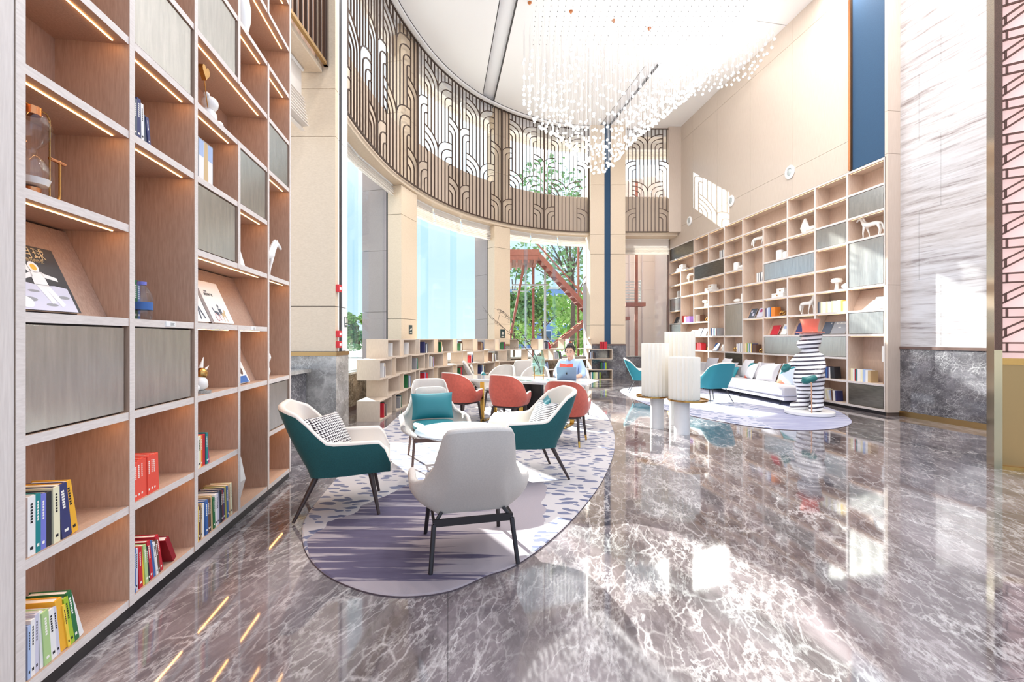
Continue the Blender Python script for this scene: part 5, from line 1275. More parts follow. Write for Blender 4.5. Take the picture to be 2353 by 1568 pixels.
# ------------------------------------------------------------------ long table, coral chairs
td = Vector((.896,-.444)); tn = Vector((.444,.896))
tp = [(-.91,8.42),(-.80,7.80),(1.14,6.84),(1.44,7.55),(1.33,7.78),(-.72,8.62)]
tc_ = Vector((.26,7.75))
t = thing('dining_table', 'long white conference table with brass hoop legs behind the coral chairs', 'table', (tc_.x, tc_.y, 0), 0)
rel = [Vector(p)-tc_ for p in tp]
rel = [p for p in rel]
MB().ring([[(p.x*.93,p.y*.93,.715) for p in rel], [(p.x,p.y,.748) for p in rel], [(p.x,p.y,.760) for p in rel]]).obj('tabletop', M('table_white'), t, ang=0, recalc=True, bevel=.006)
MB().prism([(p.x*.97,p.y*.97) for p in rel], .7602, .7615).obj('inlay', M('table_top'), t, ang=0, recalc=True)
def hoop(c, n_):
    pts = [(-.26,.73),(-.26,.06),(-.25,.03),(-.22,.015),(.22,.015),(.25,.03),(.26,.06),(.26,.73)]
    P = [(c.x+tn.x*a*.9, c.y+tn.y*a*.9, z) for a, z in pts]
    MB().ribbon(P, .012, .035, lambda i: (td.x, td.y, 0)).obj('hoop_leg', M('gold_tip'), t, ang=0)
for k in (-.75,.0,.72): hoop(td*k, 0)
MB().box(-.28,.28,-.05,.05,.02,.70, 0, Matrix.Rotation(math.atan2(td.y, td.x), 4, 'Z')).obj('centre_panel', M('dark_metal'), t, ang=0)
Q = Matrix.Rotation(math.atan2(td.y, td.x), 4, 'Z')
MB().box(-.55,-.15,-.06,.02,.7616,.7626,0,Q).obj('cable_flap', M('laptop_grey'), t, ang=0)
fa = math.atan2(tn.y, tn.x)
for lab, c, da in (('coral dining chair at the left end of the long table',(-.83,7.62),-.15),('coral dining chair in the middle of the long table',(-.04,7.22),.0),('coral dining chair at the right, behind the right armchair',(.76,6.30),.12)):
    o = dining(lab, c, fa+da); o.location.z = .004
# far side chairs
for lab, c, a in (('cream dining chair on the far side of the table, left of the vase',(-.25,9.14),fa+PI),('cream dining chair on the far side of the table, behind the vase',(.42,8.84),fa+PI+.1)):
    o = dining(lab, c, a, 'grey_fabric', 'grey_fabric', 'cream dining chairs on the far side', None)
dining('white chair the reading man sits on, far side of the table', (1.12,8.42), fa+PI, 'grey_fabric', 'grey_fabric', None, None)
lounge('grey lounge chair with teal pillow by the cube shelf, seen from the side', (-.62,10.5), .1)
seat_pillow('teal pillow on the far lounge chair by the cube shelf', (-.62,10.5,.1), .02, 0, .47, 0, .4, .4, .22, .12, 'teal_leather')
lounge('grey lounge chair facing away near the far cube shelf', (.12,11.4), 1.9)
lounge('grey lounge chair with lavender pillow before the staircase window', (.55,12.6), -2.0)
seat_pillow('lavender pillow on the lounge chair before the staircase window', (.55,12.6,-2.0), -.05, 0, .47, 0, .35, .42, .32, .13, 'cushion_blue')
t = thing('side_table', 'small round side table among the far lounge chairs', 'table', (-.1,12.1,0)); MB().lathe([(0,.5),(.28,.5),(.28,.52),(0,.52)],28).obj('tabletop', M('table_top'), t); MB().cyl((0,0,.01),(0,0,.5),.025).obj('stem', M('brown_metal'), t); MB().lathe([(0,0),(.18,0),(.18,.012),(0,.02)],24).obj('base', M('brown_metal'), t)
# vase, branches, laptop
vx, vy = .455, 7.76
t = thing('glass_vase', 'tall faceted green glass vase in a brass stand on the long table', 'vase', (vx, vy, .762)); t.scale = (1.08,1.08,1.12)
MB().ring([[(r*math.cos(2*PI*i/9+k*.35), r*math.sin(2*PI*i/9+k*.35), z) for i in range(9)] for k, (r, z) in enumerate(((.05,.055),(.09,.11),(.105,.20),(.095,.30),(.075,.38),(.07,.43)))]).obj('glass_body', M('vase_glass'), t, ang=0)
mb = MB(); mb.tube([(.098*math.cos(a), .098*math.sin(a), .055) for a in [2*PI*i/24 for i in range(25)]], .005, 6); mb.obj('stand_ring', M('brass'), t)
for k in range(4):
    a = PI/4+k*PI/2; MB().tube([(.10*math.cos(a), .10*math.sin(a), .19), (.10*math.cos(a), .10*math.sin(a), 0.0)], .005, 6).obj('stand_leg', M('brass'), t)
rb = random.Random(3)
for bi, (dx, hz, lab) in enumerate(((-.85,1.0,'long dark bare branch leaning left out of the green vase'),(-.62,1.10,'second dark bare branch standing steeper in the green vase'))):
    t = thing('branch', lab, 'branch', (vx, vy, .84), 0, 'bare branches in the vase')
    pts = [Vector((.04-.02*k*0+dx*(k/10)**1.25, .02*math.sin(k), hz*(k/10)**.8*.95)) for k in range(11)]
    MB().tube(pts, [.009*(1-k/13) for k in range(11)], 6).obj('stem', M('branch'), t)
    mb = MB()
    for j in range(16):
        k = rb.randint(4, 10); p = pts[k]; d = Vector((rb.uniform(-1,.4), rb.uniform(-.5,.5), rb.uniform(-.1,.8))).normalized()
        q = p+d*rb.uniform(.1,.26); mb.tube([p, p.lerp(q,.5)+Vector((0,0,.015)), q], [.0035,.0028,.0015], 5)
        for _ in range(2):
            e = q if _ else p.lerp(q,.6); mb.tube([e, e+Vector((rb.uniform(-.07,.05), rb.uniform(-.04,.04), rb.uniform(-.03,.07)))], [.002,.001], 4)
    stuff(mb.obj('twigs', M('branch'), t))
lx, ly = .90, 7.50; la = math.atan2(-.90,-.42)+PI/2
t = thing('laptop', 'open grey laptop on the long table in front of the reading man', 'laptop', (lx, ly, .7618), -.12+PI)
MB().box(-.158,.158,-.22,0,0,.014).obj('base', M('laptop_grey'), t, bevel=.004)
Rl = Matrix.Translation((0,.0,.012)) @ Matrix.Rotation(-.30, 4, 'X')
mb = MB().box(-.158,.158,-.004,.004,0,.215,0,Rl); lid = mb.obj('lid', M('laptop_grey'), t, bevel=.003)
mb = MB(); mb.box(-.15,.15,-.0052,-.004,.012,.207,0,Rl); mb.obj('display', M('black_print'), lid, ang=0)
mb = MB(); 
def lo(pts): 
    o = len(mb.v); mb.v.extend([tuple(Rl @ Vector((x, .0048, z))) for x, z in pts]); mb.f.append(list(range(o, o+len(pts)))); mb.m.append(0)
lo([(.0165*math.sin(a)*(1+.10*abs(math.cos(a)))+(-.006 if math.sin(a) < -.55 and abs(math.cos(a)) < .7 else 0)*-1.0, .108+.0185*math.cos(a)-(.003 if abs(math.sin(a)) < .25 else 0)) for a in [2*PI*i/40 for i in range(40)]])
lo([(.001,.128),(-.004,.137),(-.007,.138),(-.006,.131)]); mb.obj('fruit_emblem', M('black_print'), lid, ang=0)
MB().box(-.14,.14,-.10,-.02,.0141,.0146).obj('keyboard', M('black_print'), t, ang=0)
# ================================================================== FLUTED LAMPS
def flamp(label, x, y, tx, r_tr, sx_, r_sh, z_tr, z_top, r_p):
    t = thing('fluted_floor_lamp', label, 'lamp', (x, y, .0005), 0, 'white fluted lamps on marble pedestals')
    MB().cyl((0,0,0),(0,0,z_tr-.012),r_p,n=32).obj('pedestal', M('marble_white'), t)
    MB().lathe([(0,z_tr-.012),(r_tr-.01,z_tr-.012),(r_tr,z_tr-.006),(r_tr,z_tr+.016),(r_tr-.012,z_tr+.016),(r_tr-.014,z_tr),(0,z_tr)],48,(tx-x,0,0)).obj('brass_tray', M('brass'), t)
    n = 20; mb = MB()
    prof = [(.90,z_tr+.001),(.985,z_tr+.012),(1,z_top-.012),(.985,z_top),(.88,z_top),(.86,z_top-.04),(0.02,z_top-.04)]
    mb.ring([[(sx_-x + r_sh*f*(1 if i % 2 else .865)*math.cos(PI*i/n), r_sh*f*(1 if i % 2 else .865)*math.sin(PI*i/n), z) for i in range(2*n)] for f, z in prof])
    mb.obj('fluted_shade', M('plaster_white'), t, ang=12)
flamp('white fluted lamp on the left, medium height', 2.345, 7.36, 2.27, .255, 2.315, .218, .515, 1.37, .108)
flamp('shortest white fluted lamp, in front on the right', 2.585, 6.93, 2.675, .295, 2.62, .232, .515, 1.165, .115)
flamp('tallest white fluted lamp, standing behind the other two', 2.76, 7.66, 2.80, .27, 2.82, .245, .50, 1.56, .112)
# ================================================================== SOFA
srz = math.atan2(-1, -RB); so = Vector((xr(14.6)-1.17, 14.6, 0))
SM = Matrix.Translation(so) @ Matrix.Rotation(srz, 4, 'Z')
LS = 5.05
t = thing('sofa', 'long low white sofa along the right bookcase', 'sofa', so, srz)
cut = [0, 1.7, 3.38, LS]
for a, b in zip(cut[:-1], cut[1:]): MB().box(a+.004, b-.004, 0, .98, .215, .43).obj('seat_cushion', M('sofa_white'), t, bevel=.035)
MB().box(.02, LS-.02, .04, .96, .13, .21).obj('frame', M('sofa_white'), t, bevel=.01)
MB().box(.02, 3.3, .86, 1.02, .2, .70).obj('backrest', M('sofa_white'), t, bevel=.04)
for a in (.25, 1.7, 3.38, LS-.25):
    for v in (.14, .86): MB().cyl((a, v, .13), (a, v-.03, .012), .018, .013, 8).obj('leg', M('dark_metal'), t)
def sp_(u, v, z): return tuple(SM @ Vector((u, v, z)))
gcs = 'cushions leaning along the sofa'
for lab, u, v, lean, turn, w, h, mt, bk in (
    ('grey square cushion at the far end of the sofa', 1.05, .64, .35, .1, .50, .48, 'cushion_grey', None),
    ('white square cushion behind the teal chair on the sofa', 1.75, .62, .4, -.15, .52, .50, 'cushion_white', None),
    ('pale grey cushion leaning low behind the teal chair', 2.15, .50, .5, .2, .50, .42, 'cushion_grey', None),
    ('small teal cushion behind the teal chair back', 2.55, .36, .5, .1, .36, .30, 'teal_chair', None),
    ('white cushion between the teal and white cushions, sofa middle', 2.75, .62, .35, -.2, .52, .50, 'cushion_white', None),
    ('white sunlit square cushion at the middle of the sofa', 3.42, .62, .42, .1, .54, .47, 'cushion_white', None),
    ('grey square cushion overlapping the sunlit white one', 3.80, .48, .45, .22, .56, .48, 'cushion_grey', None),
    ('white square cushion left of the striped statue', 4.25, .64, .4, .1, .48, .48, 'cushion_white', None)):
    pillow(lab, sp_(u, v, .425), (-lean, 0, srz+turn), w, h, .17, mt, gcs, bk, 'cushion', 'cushion')
def color_pillow(lab, u, v, lean, turn, w, h, base):
    t = pillow(lab, sp_(u, v, .425), (-lean, 0, srz+turn), w, h, .15, base, gcs, None, 'cushion', 'cushion')
    return t
def patchmat(nm, base, teal, coral):
    m = mk(nm, base, .85); N = NT(m); s = N.n('ShaderNodeSeparateXYZ'); N.l(N.n('ShaderNodeTexCoord').outputs['Object'], s.inputs[0])
    a = N.math('GREATER_THAN', N.math('ADD', s.outputs['Z'], N.math('MULTIPLY', s.outputs['X'], -.6)), .34)
    b = N.math('GREATER_THAN', N.math('ADD', N.math('MULTIPLY', s.outputs['Z'], -1.0), N.math('MULTIPLY', s.outputs['X'], -.7)), .02)
    N.l(N.mix(b, N.mix(a, srgb(*base), srgb(*teal)), srgb(*coral)), N.b.inputs['Base Color'])
patchmat('patch_blue', (186,196,212), (32,130,138), (238,116,92)); patchmat('patch_teal', (226,226,230), (36,130,138), (238,116,92))
color_pillow('teal and coral patch cushion at the middle of the sofa', 3.10, .52, .40, -.15, .40, .44, 'patch_teal')
color_pillow('blue striped patch cushion with teal and coral corners beside the statue', 4.58, .44, .5, .2, .56, .48, 'patch_blue')
# teal chairs by the sofa
armchair('teal armchair with thin black legs in front of the sofa', (4.52,10.35), math.radians(106), 'teal_chair', 'cream_leather', 'teal chairs on the far side', True)
armchair('teal armchair with thin black legs partly behind the left fluted lamp', (3.52,12.25), math.radians(-12), 'teal_chair', 'cream_leather', 'teal chairs on the far side', True)
t = thing('stool', 'round gold drum stool beside the shortest lamp', 'stool', (4.05,11.2,.013)); MB().lathe([(0,0),(.21,0),(.24,.12),(.24,.3),(.2,.42),(0,.42)],28).obj('body', M('brass'), t); MB().lathe([(0,.42),(.2,.42),(.19,.435),(0,.435)],28).obj('top', M('brass'), t)
# ================================================================== STRIPED BEAR STATUE
t = thing('bear_statue', 'black and white striped standing animal statue with coral top hat and cane', 'statue', (5.66,8.67,.013), -math.atan2(5.65,8.67)); t.scale = (.87,.87,1)
# local x: to the right as seen from the entrance, y: away; the animal looks to the left and forwards
MB().lathe([(0,0.0),(.46,.0),(.475,.012),(.475,.06),(.465,.07),(0,.07)],48).obj('base', M('porcelain'), t)
mb = MB()
def cap(a, b, r0, r1, k=6):
    a, b = Vector(a), Vector(b)
    for i in range(k+1): f = i/k; mb.sphere(a.lerp(b, f), r0+(r1-r0)*f, 14, 10)
def egg(c, r, sc): mb.sphere(c, r, 20, 14, 0, sc)
egg((0,0,.70), .30, (1.0,.95,1.10)); egg((-.03,-.02,.64), .27, (1.02,1.0,.85)); egg((-.01,.0,.94), .245, (1.04,.92,1.1)); egg((.0,0,1.08), .20, (1.12,.9,.8))
egg((.03,0,1.20), .155, (1,1,1)); egg((.035,.02,1.40), .185, (1.05,1.0,1.0)); egg((-.10,-.09,1.325), .125, (1.1,.95,.85)); egg((-.0,-.03,1.33), .16, (1.1,1,.9)); egg((.03,.01,1.49), .16, (1.08,1,.5))
mb.sphere((.20,-.02,1.49),.052); mb.sphere((-.145,.08,1.50),.05)
cap((-.12,.07,.52),(-.11,.07,.18), .135, .118); cap((.14,-.07,.52),(.15,-.08,.18), .135, .12)
cap((-.12,.06,.15),(-.30,-.02,.135), .10, .072); cap((.15,-.09,.15),(.06,-.25,.135), .10, .08)
cap((-.20,.10,1.08),(-.31,.04,.96), .08, .068); cap((-.31,.04,.96),(-.38,-.04,.895), .066, .055)
cap((.20,-.06,1.08),(.235,-.14,.92), .085, .075); cap((.235,-.14,.92),(.16,-.27,.77), .075, .066); cap((.16,-.27,.77),(.10,-.33,.71), .064, .055)
body = mb.obj('body', M('stripes'), t, ang=180)
md = body.modifiers.new('remesh', 'REMESH'); md.mode = 'VOXEL'; md.voxel_size = .018; md.use_smooth_shade = True
md = body.modifiers.new('smooth', 'SMOOTH'); md.factor = .5; md.iterations = 7
def mitten(pts, thumb):
    m2 = MB()
    for c, r in pts: m2.sphere(c, r, 14, 10)
    for c, r in thumb: m2.sphere(c, r, 12, 8)
    o = m2.obj('glove', M('glove_teal'), t, ang=180); r_ = o.modifiers.new('remesh', 'REMESH'); r_.mode = 'VOXEL'; r_.voxel_size = .011; r_.use_smooth_shade = True
    s_ = o.modifiers.new('smooth', 'SMOOTH'); s_.iterations = 4
mitten([((-.395,-.055,.885),.062),((-.42,-.08,.875),.074),((-.45,-.10,.855),.072),((-.47,-.12,.835),.06)], [((-.42,-.10,.915),.04),((-.45,-.13,.915),.036)])
mitten([((.09,-.34,.705),.062),((.05,-.365,.69),.068),((.0,-.385,.675),.066),((-.05,-.395,.655),.068),((-.09,-.40,.645),.055)], [((-.07,-.42,.69),.036),((-.105,-.42,.70),.032)])
MB().lathe([(0,1.545),(.262,1.545),(.27,1.552),(.262,1.56),(.146,1.566),(.145,1.60),(.155,1.68),(.172,1.75),(.192,1.80),(.180,1.80),(.15,1.74),(0,1.70)],44,(.015,0,0)).obj('top_hat', M('hat_coral'), t, recalc=True)
MB().tube([(.045,-.43,.07),(.04,-.43,.58),(.035,-.425,.625),(.01,-.41,.64)], .013, 10).obj('cane', M('cane_wood'), t)
MB().sphere((-.205,-.135,1.375),.022).obj('nose', M('porcelain'), t)
# ================================================================== READING MAN
mx, my = 1.06, 8.22; ma = math.atan2(-.93,-.30)     # facing the camera side of the table
t0 = thing('person', 'man in a light blue shirt sitting at the table reading a red book', 'person', (mx, my, 0), ma+PI/2)
# local: -y forward, x = his left .. ; seat height .47
sk = M('skin')
bd = [[(0,.02,.56,.13),(0,.02,.70,.135),(0,.01,.85,.15),(0,-.01,.98,.155),(0,-.02,1.045,.075),(0,-.035,1.10,.058),(0,-.05,1.15,.055)],
      [(0,-.01,.98,.155),(.16,-.01,1.0,.075),(.215,-.04,.90,.052),(.235,-.12,.80,.045),(.17,-.30,.79,.035),(.11,-.37,.805,.028)],
      [(0,-.01,.98,.155),(-.16,-.01,1.0,.075),(-.215,-.04,.90,.052),(-.235,-.12,.80,.045),(-.17,-.30,.79,.035),(-.12,-.37,.815,.028)],
      [(0,.02,.56,.13),(.10,-.02,.54,.085),(.12,-.42,.52,.065),(.12,-.44,.30,.05),(.12,-.42,.08,.04),(.12,-.52,.045,.035)],
      [(0,.02,.56,.13),(-.10,-.02,.54,.085),(-.12,-.42,.52,.065),(-.12,-.44,.30,.05),(-.12,-.42,.08,.04),(-.12,-.52,.045,.035)]]
skin('body', bd, sk, t0, 2)
# head: one shaped surface, tilted down towards the book
HM = Matrix.Translation((0,-.065,1.215)) @ Matrix.Rotation(.27, 4, 'X') @ Matrix.Scale(1.13, 4)
def head_pt(th, ph):
    # th 0..pi from the chin up, ph around; front at -y
    d = Vector((math.sin(th)*math.cos(ph), math.sin(th)*math.sin(ph), -math.cos(th)))
    x, y, z = d.x*.074, d.y*.094, d.z*.118
    if z < 0: x *= 1-.34*sm(0, -.118, z); y = y*(1-.16*sm(0,-.118,z)) - .012*sm(0,-.1,z)
    f = max(0, -d.y)
    g = lambda cx, cz, sx_, sz: math.exp(-((x-cx)/sx_)**2-((z-cz)/sz)**2)*(1 if d.y < 0 else 0)
    y -= .026*g(0,-.022,.011,.016) + .014*g(0,.0,.008,.03) + .006*g(0,-.058,.022,.009) + .006*g(0,-.098,.022,.014) + .006*g(0,.036,.05,.011)
    y += .011*g(.030,.014,.017,.012) + .011*g(-.030,.014,.017,.012) + .005*g(0,-.075,.02,.006)
    return HM @ Vector((x, y, z))
hm = MB(); K, Nn = 36, 48
hm.ring([[head_pt(PI*(j+.5)/K, 2*PI*i/Nn) for i in range(Nn)] for j in range(K)])
head = hm.obj('head', sk, t0, ang=180)
mb = MB()
for s in (1,-1): mb.sphere((.076*s,.012,-.004),.026,12,8,0,(.35,.7,1.15),HM)
mb.obj('ear', sk, head)
mb = MB()
for s in (1,-1): mb.sphere((.030*s,-.079,.012),.0105,12,8,0,(1.25,.8,.55),HM)
mb.obj('eye', M('porcelain'), head)
mb = MB()
for s in (1,-1): mb.sphere((.030*s,-.0865,.009),.0048,10,6,0,(1,.6,1),HM)
mb.obj('iris', M('hair'), head)
mb = MB()
for s in (1,-1): mb.tube([HM @ Vector((.014*s,-.093,.034)), HM @ Vector((.032*s,-.092,.039)), HM @ Vector((.050*s,-.078,.033))], [.003,.0045,.0025], 6)
mb.obj('eyebrow', M('hair'), head)
mk('lips', (196,128,116), .5)
mb = MB(); mb.tube([HM @ Vector((x, -.092+abs(x)*.35, -.060)) for x in (-.022,-.011,0,.011,.022)], [.002,.0045,.005,.0045,.002], 6); mb.obj('lips', M('lips'), head)
hb = MB()
def hair_pt(th, ph):
    v = Vector((math.sin(th)*math.cos(ph), math.sin(th)*math.sin(ph), -math.cos(th)))
    n1 = .004*math.sin(9*ph+3*th)+.004*math.sin(15*ph-5*th)
    return HM @ Vector((v.x*(.083+n1), v.y*(.105+n1)+.004, v.z*(.134+n1)+.004))
rings = []
for j in range(15):
    f = j/14; row = []
    for i in range(40):
        ph = 2*PI*i/40; front = sm(.15, .85, -math.sin(ph)); side = abs(math.cos(ph))
        th0 = PI*(.46 + .275*front - .02*side); row.append(hair_pt(th0+(PI*.985-th0)*f, ph))
    rings.append(row)
hb.ring(rings, cap0=False); 
for i in range(14): 
    a = -PI/2-.75+1.5*i/13; p = hair_pt(PI*.77, a); q = hair_pt(PI*(.715+.02*math.sin(5*i)), a+.16); hb.tube([hair_pt(PI*.84, a-.12), p, q], [.014,.012,.004], 6)
hb.obj('hair', M('hair'), t0, ang=80)
# shirt, trousers, shoes
sh = [[(0,.02,.56,.155),(0,.02,.70,.155),(0,.01,.85,.168),(0,-.01,.97,.168),(0,-.018,1.04,.085),(0,-.028,1.065,.075)],
      [(0,-.01,.97,.168),(.165,-.01,1.0,.092),(.222,-.04,.90,.070),(.245,-.12,.80,.062),(.205,-.22,.795,.054)],
      [(0,-.01,.97,.168),(-.165,-.01,1.0,.092),(-.222,-.04,.90,.070),(-.245,-.12,.80,.062),(-.205,-.22,.795,.054)]]
skin('shirt', sh, M('shirt'), t0, 2)
mb = MB()
for s in (1,-1): mb.add([(.012*s,-.13,1.0),(.075*s,-.10,1.03),(.085*s,-.03,1.09),(.06*s,-.09,1.085),(.02*s,-.115,1.055)], [(0,1,2,3,4) if s > 0 else (4,3,2,1,0)])
o = mb.obj('collar', M('shirt'), t0, ang=0); s_ = o.modifiers.new('solid', 'SOLIDIFY'); s_.thickness = .008; s_.offset = 0
skin('trousers', [[(0,.02,.56,.15),(.10,-.02,.54,.10),(.12,-.42,.525,.08),(.12,-.44,.30,.068),(.12,-.42,.12,.06)],[(0,.02,.56,.15),(-.10,-.02,.54,.10),(-.12,-.42,.525,.08),(-.12,-.44,.30,.068),(-.12,-.42,.12,.06)]], M('trousers'), t0, 1)
for s in (1,-1): skin('shoe', [[(.12*s,-.40,.05,.045),(.12*s,-.48,.048,.045),(.12*s,-.58,.035,.032)]], M('dark_metal'), t0, 1)
for s in (1,-1):      # hands: palm, four fingers, thumb
    px_, py_, pz_ = .115*s, -.365, .81
    ch = [[(px_,py_,pz_,.024),(px_-.012*s,py_-.045,pz_+.012,.026)]]
    for k in range(4):
        ox = (-.026+.017*k)*s; L_ = (.030,.036,.034,.026)[k]
        b0 = (px_-.012*s+ox, py_-.055, pz_+.016)
        ch.append([(px_-.012*s,py_-.045,pz_+.012,.026), (*b0,.0095), (b0[0]-.004*s, b0[1]-L_*.7, b0[2]+.022, .0085), (b0[0]-.008*s, b0[1]-L_*.6+.012, b0[2]+.044, .007)])
    ch.append([(px_,py_,pz_,.024),(px_-.034*s,py_-.012,pz_+.022,.011),(px_-.046*s,py_-.03,pz_+.045,.009),(px_-.046*s,py_-.045,pz_+.062,.008)])
    skin('hand', ch, sk, t0, 1)
# red book in his hands
PM = Matrix.Translation((mx, my, 0)) @ Matrix.Rotation(ma+PI/2, 4, 'Z')
bp = PM @ Vector((0,-.43,.845))
t = thing('open_book', 'open red covered book in the hands of the reading man', 'book', bp, ma+PI/2); t.rotation_euler = (-.45, 0, ma+PI/2)
for s in (1,-1):
    Rb = Matrix.Rotation(-.38*s, 4, 'Z')
    MB().box(*((0,.125) if s > 0 else (-.125,0)), -.004, 0, 0, .17, 0, Rb).obj('cover', M('cover_coral'), t, ang=0)
    MB().grid(lambda a, b, s=s: Rb @ Vector((s*.12*a, .002+.016*math.sin(PI*min(1, a*1.1))*.9, .006+.158*b)), 9, 3).obj('pages', M('paper'), t)
mb = MB(); mb.box(.03,.10,-.0055,-.0042,.04,.07,0,Matrix.Rotation(-.38,4,'Z')); mb.obj('cover_print', M('cover_grey'), t, ang=0)
# ================================================================== CHANDELIER
t = thing('chandelier', 'large wave shaped crystal chandelier hanging from the white ceiling', 'chandelier', (3.2,11.5,CEIL))
O3 = Vector((3.2,11.5,CEIL)); rc_ = random.Random(11)
def hsurf(x, y, l):
    g = lambda a, b, s, q: math.exp(-((x-a)/s)**2-((y-b)/q)**2)
    h = 8.05 + .28*math.sin(1.25*x+.6*y) - 2.0*g(2.25,11.9,1.15,1.5) - 1.1*g(.75,11.7,.5,1.4) - .5*g(4.0,11.2,1.0,1.6) + .35*sm(3.5,6.5,x)
    return h + .62*l + .1*math.sin(3*x+2*y)
pts = []
x = .30
while x < 6.5:
    y = 9.9
    while y < 13.3:
        xx, yy = x+rc_.uniform(-.03,.03), y+rc_.uniform(-.03,.03)
        e = ((xx-3.3)/3.3)**2+((yy-11.6)/1.85)**2
        if e < 1:
            for l in (0, 1):
                z = hsurf(xx, yy, l)+rc_.uniform(-.04,.04)
                if z < CEIL-.15 and (l == 0 or rc_.random() < .55): pts.append((xx, yy, z))
        y += .155
    x += .155
pts.sort(key=lambda p: p[1]+p[2]*.6)
cm = MB(); s_ = .025
cm.ring([[(s_*f*math.cos(a), s_*f*math.sin(a), z) for a in (.78,2.35,3.93,5.5)] for f, z in ((.75,-s_),(1.25,-s_*.55),(1.25,s_*.55),(.75,s_))])
CR = cm.mesh('crystal', M('crystal'), 0)
rest = MB(); wires = MB()
for i, p in enumerate(pts):
    q = Vector(p)-O3; e = (rc_.uniform(-.3,.3), rc_.uniform(-.3,.3), rc_.uniform(0,3))
    if i < 300: o = place('crystal', CR, t, q); o.rotation_euler = e
    else:
        Mx = Matrix.Translation(q) @ Matrix.Rotation(e[2], 4, 'Z') @ Matrix.Rotation(e[0], 4, 'X')
        rest.add([Mx @ v.co for v in CR.vertices], [tuple(pp.vertices) for pp in CR.polygons])
    wires.cyl(q, (q.x, q.y, 0), .0016, n=3, cap=False)
stuff(rest.obj('crystals', M('crystal'), t, ang=0)); stuff(wires.obj('wires', M('wire'), t, ang=0))
pl = [(.35,12.6),(.25,9.4),(6.3,9.4),(5.4,12.6)]
MB().prism([(a-3.2,b-11.5) for a, b in pl][::-1], -.012, -.002).obj('mounting_plate', M('ceiling_white'), t, ang=0, recalc=True)
dots = MB()
for i in range(34):
    for j in range(14):
        x, y = .55+.17*i-.03*j*0, 9.6+.17*j
        if x < 5.4: dots.rbox(x-3.2, y-11.5, -.02, .013, .013, .016)
stuff(dots.obj('wire_clamps', M('cover_grey'), t, ang=0))
# ================================================================== SIGNS AND ALARMS
def sign(label, P, dirv, z, w, h, kind):
    t = thing('wall_sign', label, 'sign', (P[0], P[1], z), math.atan2(dirv[1], dirv[0]), None)
    MB().box(-w/2,w/2,-.012,0,-h/2,h/2).obj('plate', M('sign_dark'), t, bevel=.003)
    if kind == 'smoke': pr(t, 'icon', [rc(-.05*w/.2,.06*w/.2,-.005,.012), rc(.03,.05,.012,.05), [(-.06,-.02),(-.02,-.02),(.04,.05),(.02,.05)]], 'paper', -.0128)
    else: pr(t, 'icon', [rc(-.045,-.005,-.02,.07), ell(.03,.02,.022,.045), rc(-.055,.055,-.055,-.038)], 'paper', -.0128)
    pr(t, 'caption_line', [rc(-w*.3,w*.3,-h*.36,-h*.30)], 'paper', -.0128)
a = s_px(942, .1); p = arc(a, .095); q = arc(a+.05, .095); sign('dark green sign with white icon on the column left of the sky window', p, q-p, 1.45+(778-758)/F_PX*p.y, .17, .23, 'smoke')
a = s_px(1154, .1); p = arc(a, .095); q = arc(a+.05, .095); sign('dark green sign with white icon on the column by the staircase window', p, q-p, 1.45+(778-767)/F_PX*p.y, .20, .29, 'x')
sign('narrow dark sign on the side of the first column', (-2.639,7.22), (0,1), 1.45+(778-740)/F_PX*7.22, .10, .16, 'x')
for z_, h_, lab in ((663,.11,'upper red fire alarm box on the first column'),(768,.10,'middle red fire alarm button on the first column'),(792,.10,'lower red fire alarm button on the first column')):
    t = thing('fire_alarm', lab, 'alarm', (-2.64,6.875,EYE+(HY-z_)/F_PX*6.87), PI/2, 'red fire alarm boxes')
    MB().box(-.055,.055,-.05,0,-h_/2,h_/2).obj('case', M('alarm_red'), t, bevel=.004); MB().box(-.035,.035,-.052,-.05,-.02,.02).obj('window', M('white_paint'), t, ang=0)
# ================================================================== OUTSIDE
def leaves(mb, c, r, n, size, rn, sc=(1,1,1)):
    for _ in range(n):
        while True:
            d = Vector((rn.uniform(-1,1), rn.uniform(-1,1), rn.uniform(-1,1)))
            if .15 < d.length < 1: break
        p = Vector(c)+Vector((d.x*r*sc[0], d.y*r*sc[1], d.z*r*sc[2])); a = Vector((rn.uniform(-1,1), rn.uniform(-1,1), rn.uniform(-.6,.6))).normalized(); b = a.orthogonal().normalized(); b = (b*math.cos(rn.uniform(0,3))+a.cross(b)*math.sin(rn.uniform(0,3)))
        s = size*rn.uniform(.6,1.3); mb.add([p-a*s, p+b*s*.55, p+a*s, p-b*s*.55], [(0,1,2,3)])
def tree(label, x, y, h, r, n, size, mt, trunk=.12, blobs=7, group='trees outside', low=.35, seed=1):
    rn = random.Random(seed); t = thing('tree', label, 'tree', (x, y, -.15), 0, group)
    MB().tube([(0,0,0),(.1*r*.3,0,h*.4),(-.05*r,.1,h*.75)], [trunk,trunk*.75,trunk*.3], 8).obj('trunk', M('bark'), t)
    br = MB(); cr = MB()
    for k in range(blobs):
        c = Vector((rn.uniform(-.75,.75)*r, rn.uniform(-.6,.6)*r, h*low+rn.uniform(.0,1-low)*h))
        br.tube([(0,0,h*.35+rn.uniform(0,.2)*h), (c.x*.5,c.y*.5,c.z-.2*r), tuple(c)], [trunk*.4,trunk*.3,trunk*.12], 5)
        leaves(cr, c, r*rn.uniform(.4,.6), n//blobs, size, rn, (1,1,.75))
    br.obj('branches', M('bark'), t); stuff(cr.obj('foliage', M(mt), t, ang=0))
tree('large airy tree behind the outside staircase', 3.6, 27.5, 11.0, 4.2, 1700, .16, 'leaf_b', .16, 12, seed=3, low=.45)
